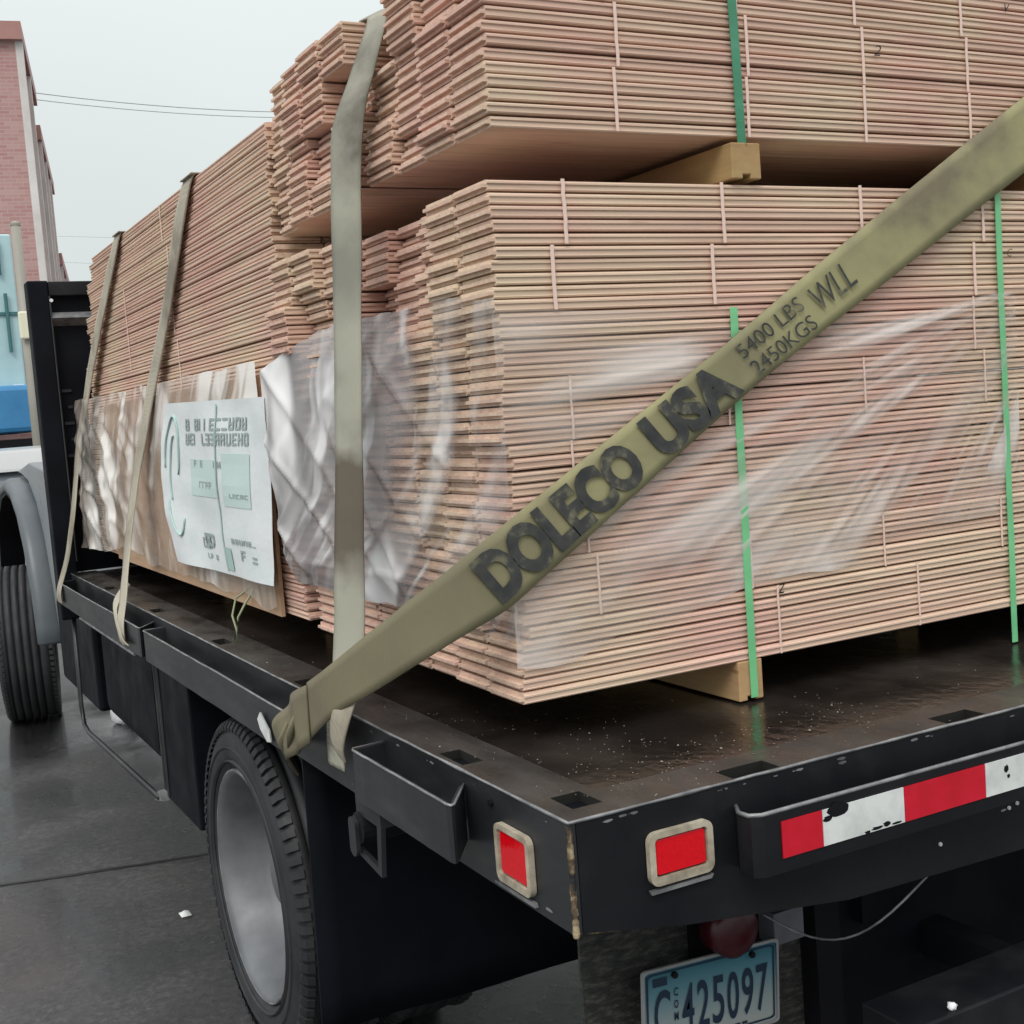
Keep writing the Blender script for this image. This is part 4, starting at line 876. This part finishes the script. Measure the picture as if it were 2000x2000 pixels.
upright_strap = tag(s1.build('cargo_strap', GREYW, smooth=True), 'wide grey green strap standing upright, kinked near its top beside the short upper bundle', 'strap', 'webbing straps holding the load')
s2 = MB(); s2.strip([PR((0.700, 2.212, 2.392), (0.700, 2.088, 2.392)), PR((0.170, 2.212, 2.392), (0.170, 2.088, 2.392)), PR((0.138, 2.217, 2.391), (0.138, 2.093, 2.391)), PR((0.130, 2.227, 2.382), (0.130, 2.103, 2.382)), PR((0.125, 2.262, 2.350), (0.125, 2.138, 2.350)), PR((0.122, 2.332, 2.290), (0.122, 2.208, 2.280)), PR((0.116, 2.572, 2.050), (0.116, 2.458, 2.040)), PR((0.112, 2.732, 1.930), (0.112, 2.608, 1.920)), PR((0.085, 2.972, 1.650), (0.085, 2.848, 1.645)), PR((0.060, 3.032, 1.500), (0.060, 2.918, 1.500)), PR((0.010, 2.992, 1.300), (0.010, 2.888, 1.300)), PR((-0.045, 2.872, 1.130), (-0.045, 2.768, 1.130)), PR((-0.076, 2.792, 1.065), (-0.076, 2.688, 1.065)), PR((-0.078, 2.772, 1.000), (-0.078, 2.678, 1.000))], 0.003)
tag(s2.build('cargo_strap', TANW, smooth=True), 'tan strap over the middle of the long bundle, crossing left of the white label', 'strap', 'webbing straps holding the load')
s2b = MB(); s2b.strip([PR((0.005, 3.00, 1.17), (0.005, 2.93, 1.165)), PR((-0.06, 2.92, 1.11), (-0.06, 2.86, 1.10)), PR((-0.085, 2.74, 1.03), (-0.085, 2.68, 1.03)), PR((-0.082, 2.70, 1.00), (-0.082, 2.60, 1.01))], 0.003)
tag(s2b.build('strap_tail', TANW, smooth=True), 'loose folded end of the tan strap hanging over the rub rail', 'strap')
s3 = MB(); s3.strip([PR((0.700, 3.232, 2.392), (0.700, 3.118, 2.392)), PR((0.170, 3.232, 2.392), (0.170, 3.118, 2.392)), PR((0.138, 3.237, 2.391), (0.138, 3.123, 2.391)), PR((0.130, 3.252, 2.382), (0.130, 3.138, 2.382)), PR((0.124, 3.312, 2.340), (0.124, 3.188, 2.335)), PR((0.121, 3.392, 2.290), (0.121, 3.268, 2.280)), PR((0.112, 3.792, 2.050), (0.112, 3.648, 2.040)), PR((0.100, 4.032, 1.850), (0.100, 3.908, 1.840)), PR((0.075, 4.192, 1.650), (0.075, 4.078, 1.640)), PR((0.030, 4.182, 1.400), (0.030, 4.068, 1.400)), PR((-0.020, 4.142, 1.200), (-0.020, 4.038, 1.200)), PR((-0.076, 4.092, 1.055), (-0.076, 3.988, 1.055)), PR((-0.078, 4.082, 1.000), (-0.078, 3.978, 1.000))], 0.003)
tag(s3.build('cargo_strap', TANW, smooth=True), 'farthest tan strap at the front end of the long bundle beside the headboard', 'strap', 'webbing straps holding the load')
# diagonal strap: from the side rail round the rear left corner and up across the rear face
YD = 0.343
sdg = MB(); 
DU = [(-0.075, 0.851, 1.172), (-0.064, 0.757, 1.215), (-0.05, 0.646, 1.268), (-0.037, 0.546, 1.315), (-0.025, 0.454, 1.359), (-0.006, 0.386, 1.397), (0.019, 0.356, 1.423), (0.062, 0.344, 1.453), (0.131, YD, 1.493), (0.286, YD, 1.583), (0.602, YD, 1.765), (0.879, YD, 1.933), (1.378, YD, 2.221), (1.75, YD, 2.425)]
DL = [(-0.077, 0.87, 1.051), (-0.062, 0.742, 1.127), (-0.047, 0.613, 1.18), (-0.031, 0.499, 1.23), (-0.016, 0.409, 1.271), (0.015, 0.36, 1.302), (0.051, 0.345, 1.321), (0.108, YD, 1.344), (0.18, YD, 1.387), (0.34, YD, 1.487), (0.669, YD, 1.69), (0.96, YD, 1.847), (1.369, YD, 2.068), (1.80, YD, 2.29)]
sdg.strip([PR(a, b2) for a, b2 in zip(DU, DL)], 0.003, 6)
diag = tag(sdg.build('cargo_strap', OLIVE, smooth=True), 'wide olive strap slanting across the rear of the load with bold dark printing', 'strap', 'webbing straps holding the load')
A0, A1 = Vector((0.062, YD, 1.450)), Vector((0.112, YD, 1.343))
def SP(s_, v, d=0.0065):
    """s_: metres of x along the strap, v across it (0 lower edge, 1 upper)"""
    def itp(tab, s2_):
        for i in range(len(tab)-1):
            if tab[i][0] <= s2_ <= tab[i+1][0]:
                k = (s2_-tab[i][0])/(tab[i+1][0]-tab[i][0]); return tab[i][1]*(1-k)+tab[i+1][1]*k
        return tab[-1][1] if s2_ > tab[-1][0] else tab[0][1]
    up = [(q[0], q[2]) for q in DU[6:]]; lo_ = [(q[0], q[2]) for q in DL[6:]]
    sl = 0.585; hw = 0.036
    xu = s_-hw*(v*2-1); zu_ = itp(up, s_-hw); zl_ = itp(lo_, s_+hw)
    return Vector((xu, YD-d, zl_+(zu_-zl_)*v))
pr = MB()
def ontape(mb, body, s0, s1_, v0, v1, off, sh=0.0): text_on(mb, body, lambda u, v: SP(s0+(s1_-s0)*u, v0+(v1-v0)*v), off, sh)
ontape(pr, 'DOLECO', 0.072, 0.378, 0.10, 0.92, 0.055)
ontape(pr, 'USA', 0.412, 0.592, 0.08, 0.94, 0.055)
pr.build('bold_printing', INK, diag)
pr = MB(); ontape(pr, '5400 LBS', 0.628, 0.778, 0.56, 0.86, 0.0); ontape(pr, '2450KGS', 0.628, 0.778, 0.14, 0.44, 0.0); ontape(pr, 'WLL', 0.800, 0.895, 0.32, 0.80, 0.0, 0.1)
pr.build('load_printing', INK, diag)
# crumpled end wrapped round the rail between the two rub rails, and its tail
we = MB(); we.strip([PR((-0.079, 0.848, 1.168), (-0.081, 0.850, 1.053)), PR((-0.092, 0.900, 1.146), (-0.092, 0.880, 1.036)), PR((-0.084, 0.950, 1.112), (-0.086, 0.915, 1.020)), PR((-0.094, 1.010, 1.080), (-0.092, 0.955, 1.004)), PR((-0.088, 1.068, 1.046), (-0.086, 0.990, 0.988)), PR((-0.076, 1.070, 1.000), (-0.072, 1.010, 0.965)), PR((-0.055, 1.050, 0.948), (-0.052, 1.036, 0.940))], 0.005)
for (q0, q1, q2) in (((-0.090, 0.90, 1.10), (-0.094, 0.93, 1.06), (-0.090, 0.96, 1.02)), ((-0.090, 0.955, 1.075), (-0.096, 0.99, 1.03), (-0.084, 1.0, 0.985))):
    we.tube([q0, q1, q2], [0.004, 0.009, 0.004], 7)
tag(we.build('strap_end', OLIVE, smooth=True), 'crumpled olive webbing end knotted over the side rail below the diagonal strap', 'strap')
tl = MB(); tl.strip([PR((-0.050, 0.74, 1.165), (-0.045, 0.67, 1.16)), PR((-0.064, 0.755, 1.12), (-0.060, 0.685, 1.11)), PR((-0.066, 0.765, 1.075), (-0.064, 0.705, 1.065)), PR((-0.060, 0.745, 1.045), (-0.060, 0.71, 1.040))], 0.003)
tag(tl.build('strap_tail', TANW, smooth=True), 'short pale strap tongue hanging below the diagonal strap', 'strap')

# ------------------------------------------------------------------ loose stuff
chips = MB(); rg = random.Random(12)
CH = noisy('sawdust', [(0.3, (0.16, 0.12, 0.09)), (0.6, (0.34, 0.30, 0.25)), (0.8, (0.5, 0.48, 0.44))], (30, 30, 30), 3)
for i in range(420):
    cl_ = rg.random()
    if cl_ < 0.45: x_ = rg.uniform(0.10, 0.75); y_ = abs(rg.gauss(0.16, 0.08))+0.01
    elif cl_ < 0.75: x_ = rg.uniform(0.03, 0.35); y_ = rg.uniform(0.05, 0.75)
    elif cl_ < 0.9: x_ = rg.uniform(0.5, 2.3); y_ = rg.uniform(0.03, 0.35)
    else: x_ = rg.uniform(0.01, 0.13); y_ = rg.uniform(0.5, 4.1)
    s_ = rg.uniform(0.0005, 0.0013)*(2.0 if rg.random() < 0.05 else 1); a = rg.uniform(0, 6.28); z_ = H+0.001
    vs = [(x_+s_*math.cos(a+k*1.57), y_+s_*1.5*math.sin(a+k*1.57), z_) for k in range(4)] + [(x_, y_, z_+s_*0.8)]
    chips.add(vs, [(0, 1, 4), (1, 2, 4), (2, 3, 4), (3, 0, 4)])
tag(chips.build('sawdust', CH), 'tiny pale wood crumbs scattered over the wet deck', 'sawdust', kind='stuff')
def lump(name, c, r_, label, cat, m_, flat=0.6, seed=0):
    bm = bmesh.new(); bmesh.ops.create_icosphere(bm, subdivisions=2, radius=1)
    mb = MB(); vs = [Vector((v.co.x*r_, v.co.y*r_, v.co.z*r_*flat))*(1+0.5*noise.noise(v.co*1.6+Vector((seed, 0, 0)))) + Vector(c) for v in bm.verts]
    fs = [tuple(v.index for v in f.verts) for f in bm.faces]; bm.free()
    mb.add(vs, fs); return tag(mb.build(name, m_, smooth=True), label, cat)
lump('snow_lump', (0.50, 6.05, 0.05), 0.10, 'lump of dirty snow on the road under the truck by the front wheel', 'snow', SNOW, 0.6, 1)
lump('snow_lump', (0.722, 0.012, 0.616), 0.008, 'small white crumb of snow on the step bumper', 'snow', SNOW, 1.0, 2)
lf = MB(); lf.grid(lambda u, v: Vector((0.045+0.035*u, 2.83+0.05*v, 0.006+0.012*math.sin(u*3)*math.sin(v*3))), 4, 4)
tag(lf.build('paper_scrap', TWHT, smooth=True), 'small white scrap of paper on the wet road left of the rear wheel', 'litter')

# ------------------------------------------------------------------ background street
BRK = bpy.data.materials.new('red_brick'); BRK.use_nodes = True; t = BRK.node_tree; b = t.nodes['Principled BSDF']
bt_ = t.nodes.new('ShaderNodeTexBrick'); bt_.inputs['Color1'].default_value = (0.40, 0.20, 0.19, 1); bt_.inputs['Color2'].default_value = (0.47, 0.28, 0.26, 1); bt_.inputs['Mortar'].default_value = (0.46, 0.32, 0.29, 1)
bt_.inputs['Scale'].default_value = 1.0; bt_.inputs['Brick Width'].default_value = 0.23; bt_.inputs['Row Height'].default_value = 0.075; bt_.inputs['Mortar Size'].default_value = 0.008
t.links.new(coords(t, (1, 1, 1), 'Object', (R(90), 0, 0)), bt_.inputs['Vector']); t.links.new(bt_.outputs['Color'], b.inputs['Base Color']); b.inputs['Roughness'].default_value = 0.85
STN = noisy('pale_stone', [(0.3, (0.55, 0.50, 0.47)), (0.7, (0.70, 0.65, 0.62))], (1, 1, 1), 1.5)
GLS, *_ = mat('window_glass', (0.12, 0.13, 0.15), 0.08)
def building(o0, d, e, Lh, Wd, Ht, label, cols, rows, pil=True):
    root = thing('brick_building', tuple(o0), label, 'building')
    O = Vector(o0); d = Vector(d).normalized(); e = Vector(e).normalized()
    def bx_(mb, a0, a1, b0, b1, z0, z1):
        c = [O+d*a+e*b_3+Vector((0, 0, z)) for z in (z0, z1) for a, b_3 in ((a0, b0), (a1, b0), (a1, b1), (a0, b1))]
        mb.add(c, [(0, 3, 2, 1), (4, 5, 6, 7), (0, 1, 5, 4), (1, 2, 6, 5), (2, 3, 7, 6), (3, 0, 4, 7)])
    mb = MB(); bx_(mb, 0, Lh, 0, Wd, 0, Ht-0.35); mb.build('wall', BRK, root)
    mb = MB(); bx_(mb, -0.15, Lh+0.15, -0.15, Wd+0.15, Ht-0.35, Ht); mb.build('cornice', noisy('brick_cornice', [(0.3, (0.34, 0.16, 0.14)), (0.7, (0.42, 0.22, 0.19))], (1, 1, 1)), root)
    mb = MB(); bx_(mb, -0.02, Lh+0.02, -0.05, 0.0, 0.0, 3.4); mb.build('shopfront', STN, root)
    for i in range(cols):
        a = Lh*(i+0.5)/cols
        if pil:
            mb = MB(); ap = Lh*i/cols; bx_(mb, ap, ap+0.3, -0.14, 0, 3.4, Ht-0.35); mb.build('pilaster', STN, root)
        for j in range(rows):
            z0 = 4.0+j*2.7
            if z0+1.6 > Ht-0.6: continue
            mb = MB(); bx_(mb, a-0.45, a+0.45, -0.06, 0.0, z0-0.1, z0+1.6); f_ = mb.build('window', STN, root)
            mb = MB(); bx_(mb, a-0.35, a+0.35, -0.075, -0.06, z0, z0+1.5); mb.build('pane', GLS, f_)
    for i in range(3):
        bb = Wd*(i+0.5)/3
        for j in range(rows):
            z0 = 4.0+j*2.7
            mb = MB(); bx_(mb, -0.06, 0.0, bb-0.5, bb+0.5, z0-0.1, z0+1.6); f_ = mb.build('window', STN, root)
            mb = MB(); bx_(mb, -0.075, -0.06, bb-0.4, bb+0.4, z0, z0+1.5); mb.build('pane', GLS, f_)
    return root
dF = Vector((0.1841, 0.9829, 0)); dP = Vector((-0.9829, 0.1841, 0))
P0 = Vector((3.1186, 25.6354, 0))
building(P0, dF, dP, 5.0, 9, 10.03, 'nearest red brick building at the left edge, tall with a flat cornice', 2, 2)
building(P0+dF*5.8, dF, dP, 7.0, 9, 9.35, 'farther and lower red brick building just left of the black headboard', 3, 2)
building(P0+dF*14, dF, dP, 16.0, 9, 7.4, 'low brick block at the end of the street, mostly hidden by the headboard', 5, 1)

# street pole
pm_ = MB(); pm_.tube([(1.456, 15.77, 0), (1.456, 15.77, 4.45)], [0.075, 0.06], 12); pole = thing('street_pole', (1.456, 15.77, 0), 'beige street pole with a pale fitting in front of the teal truck', 'pole')
POLE = noisy('beige_pole', [(0.3, (0.26, 0.245, 0.21)), (0.7, (0.36, 0.34, 0.29))], (2, 2, 1)); pm_.build('shaft', POLE, pole, smooth=True)
c_ = MB(); c_.box((1.36, 15.64, 3.0), (1.55, 15.70, 3.35)); c_.build('fitting', mat('cream_fitting', (0.75, 0.72, 0.55), 0.5)[0], pole, bevel=0.02)
c_ = MB(); c_.lathe([(0, 0.065), (0.03, 0.065), (0.05, 0.03), (0.055, 0.0)], (1.456, 15.77, 4.45), 2, 12); c_.build('cap', POLE, pole)

# teal and blue box truck behind
bt2 = thing('box_truck', (0.6, 21.2, 0), 'teal box truck with a blue lower body at the left edge behind the pole', 'truck')
TEAL = noisy('teal_box_paint', [(0.3, (0.34, 0.53, 0.56)), (0.7, (0.48, 0.66, 0.68))], (1, 1, 1), 1.2); BLUE = noisy('blue_paint', [(0.3, (0.03, 0.17, 0.38)), (0.7, (0.06, 0.26, 0.50))], (1, 1, 1), 1.2, rough=(0.2, 0.35))
c_ = MB(); c_.box((-1.9, 20.0, 2.55), (1.93, 26, 5.0)); c_.build('cargo_box', TEAL, bt2, bevel=0.03)
for x_ in (1.70, 1.1, 0.5, -0.1):
    c_ = MB(); c_.tube([(x_, 19.95, 4.9), (x_, 19.95, 4.35)], 0.03, 6); c_.build('door_bar', mat('dark_teal', (0.05, 0.16, 0.17), 0.5)[0], bt2)
    c_ = MB(); c_.tube([(x_+0.05, 19.95, 4.06), (x_+0.05, 19.95, 3.13)], 0.03, 6); c_.build('door_bar', bpy.data.materials['dark_teal'], bt2)
c_ = MB(); c_.box((-1.9, 19.97, 3.72), (1.93, 20.02, 3.77)); c_.build('door_seam', bpy.data.materials['dark_teal'], bt2)
c_ = MB(); c_.prism([(-1.9, 2.5), (-1.9, 1.75), (2.0, 1.75), (2.35, 1.95), (2.35, 2.35), (1.9, 2.5)], 1, 19.7, 22.5); c_.v = [q+Vector((0, 0, 0.10)) for q in c_.v]; c_.build('lower_body', BLUE, bt2, bevel=0.08)
c_ = MB(); c_.box((-1.9, 19.8, 1.25), (2.2, 26, 1.75)); c_.build('chassis', BLKD, bt2)
for (x_, y_) in ((-1.5, 20.6), (1.6, 20.6), (-1.5, 24.5), (1.6, 24.5)):
    c_ = MB(); c_.lathe([(-0.15, 0.2), (-0.15, 0.5), (-0.12, 0.62), (0.12, 0.62), (0.15, 0.5), (0.15, 0.2)], (x_, y_, 0.62), 0, 28); c_.build('wheel', TYRE, bt2, smooth=True)
c_ = MB(); c_.box((1.72, 19.88, 2.5), (1.88, 19.94, 2.62)); c_.build('lamp', mat('lamp_white', (0.8, 0.8, 0.8), 0.2)[0], bt2)
c_ = MB(); c_.box((0.9, 19.93, 2.5), (1.35, 19.98, 2.62)); c_.build('red_reflector', TRED, bt2)

# white car between the truck and the box truck
wc = thing('white_car', (0.1, 12.5, 0), 'white car parked beyond the front fender, only its roof showing', 'car')
WHT = noisy('white_car_paint', [(0.3, (0.38, 0.39, 0.38)), (0.7, (0.48, 0.48, 0.47))], (1, 1, 1), 1.0, rough=(0.15, 0.25))
c_ = MB(); c_.prism([(11.0, 0.35), (15.2, 0.35), (15.2, 0.95), (14.0, 1.08), (11.0, 1.12)], 0, -0.95, 1.25); c_.build('body', WHT, wc, bevel=0.06)
c_ = MB(); c_.prism([(11.1, 1.10), (14.0, 1.08), (13.3, 1.40), (11.4, 1.42)], 0, -0.86, 1.15); c_.build('window_band', GLS, wc)
c_ = MB(); c_.prism([(11.3, 1.41), (13.4, 1.40), (13.1, 1.56), (12.4, 1.64), (11.5, 1.62)], 0, -0.86, 1.15); c_.build('roof', WHT, wc, bevel=0.04)
for (x_, y_) in ((-0.9, 11.8), (0.8, 11.8), (-0.9, 14.3), (0.8, 14.3)):
    c_ = MB(); c_.lathe([(-0.1, 0.1), (-0.1, 0.28), (-0.08, 0.33), (0.08, 0.33), (0.1, 0.28), (0.1, 0.1)], (x_, y_, 0.33), 0, 24); c_.build('wheel', TYRE, wc, smooth=True)

# overhead wires
WIR, *_ = mat('wire_grey', (0.50, 0.52, 0.53), 0.7)
def wire(a, b2, r_, sag, label, ext=(0.3, 1.5)):
    a, b2 = Vector(a), Vector(b2); d = b2-a; p = a-d*ext[0]; q = a+d*ext[1]; n = 40
    mb = MB(); mb.tube([p.lerp(q, i/n)+Vector((0, 0, -sag*(4*(i/n)*(1-i/n))+sag*0.75)) for i in range(n+1)], r_, 5)
    tag(mb.build('overhead_wire', WIR, smooth=True), label, 'wire', 'overhead wires crossing the pale sky')
wire((4.1054, 30.7862, 9.9755), (10.3913, 32.0126, 10.1453), 0.014, 0.25, 'upper of the two dark wires leaving the brick cornice')
wire((4.0887, 30.7801, 9.817), (10.3752, 32.0067, 9.9933), 0.012, 0.25, 'lower of the two dark wires leaving the brick cornice')
wire((9.1871, 62.3093, 11.4756), (11.1208, 61.2638, 11.2625), 0.011, 0.1, 'faint far wire above the front end of the long bundle', (3, 6))
wire((10.7056, 72.8827, 11.6872), (12.9556, 71.6607, 11.3816), 0.011, 0.1, 'faintest far wire just above the headboard', (3, 6))
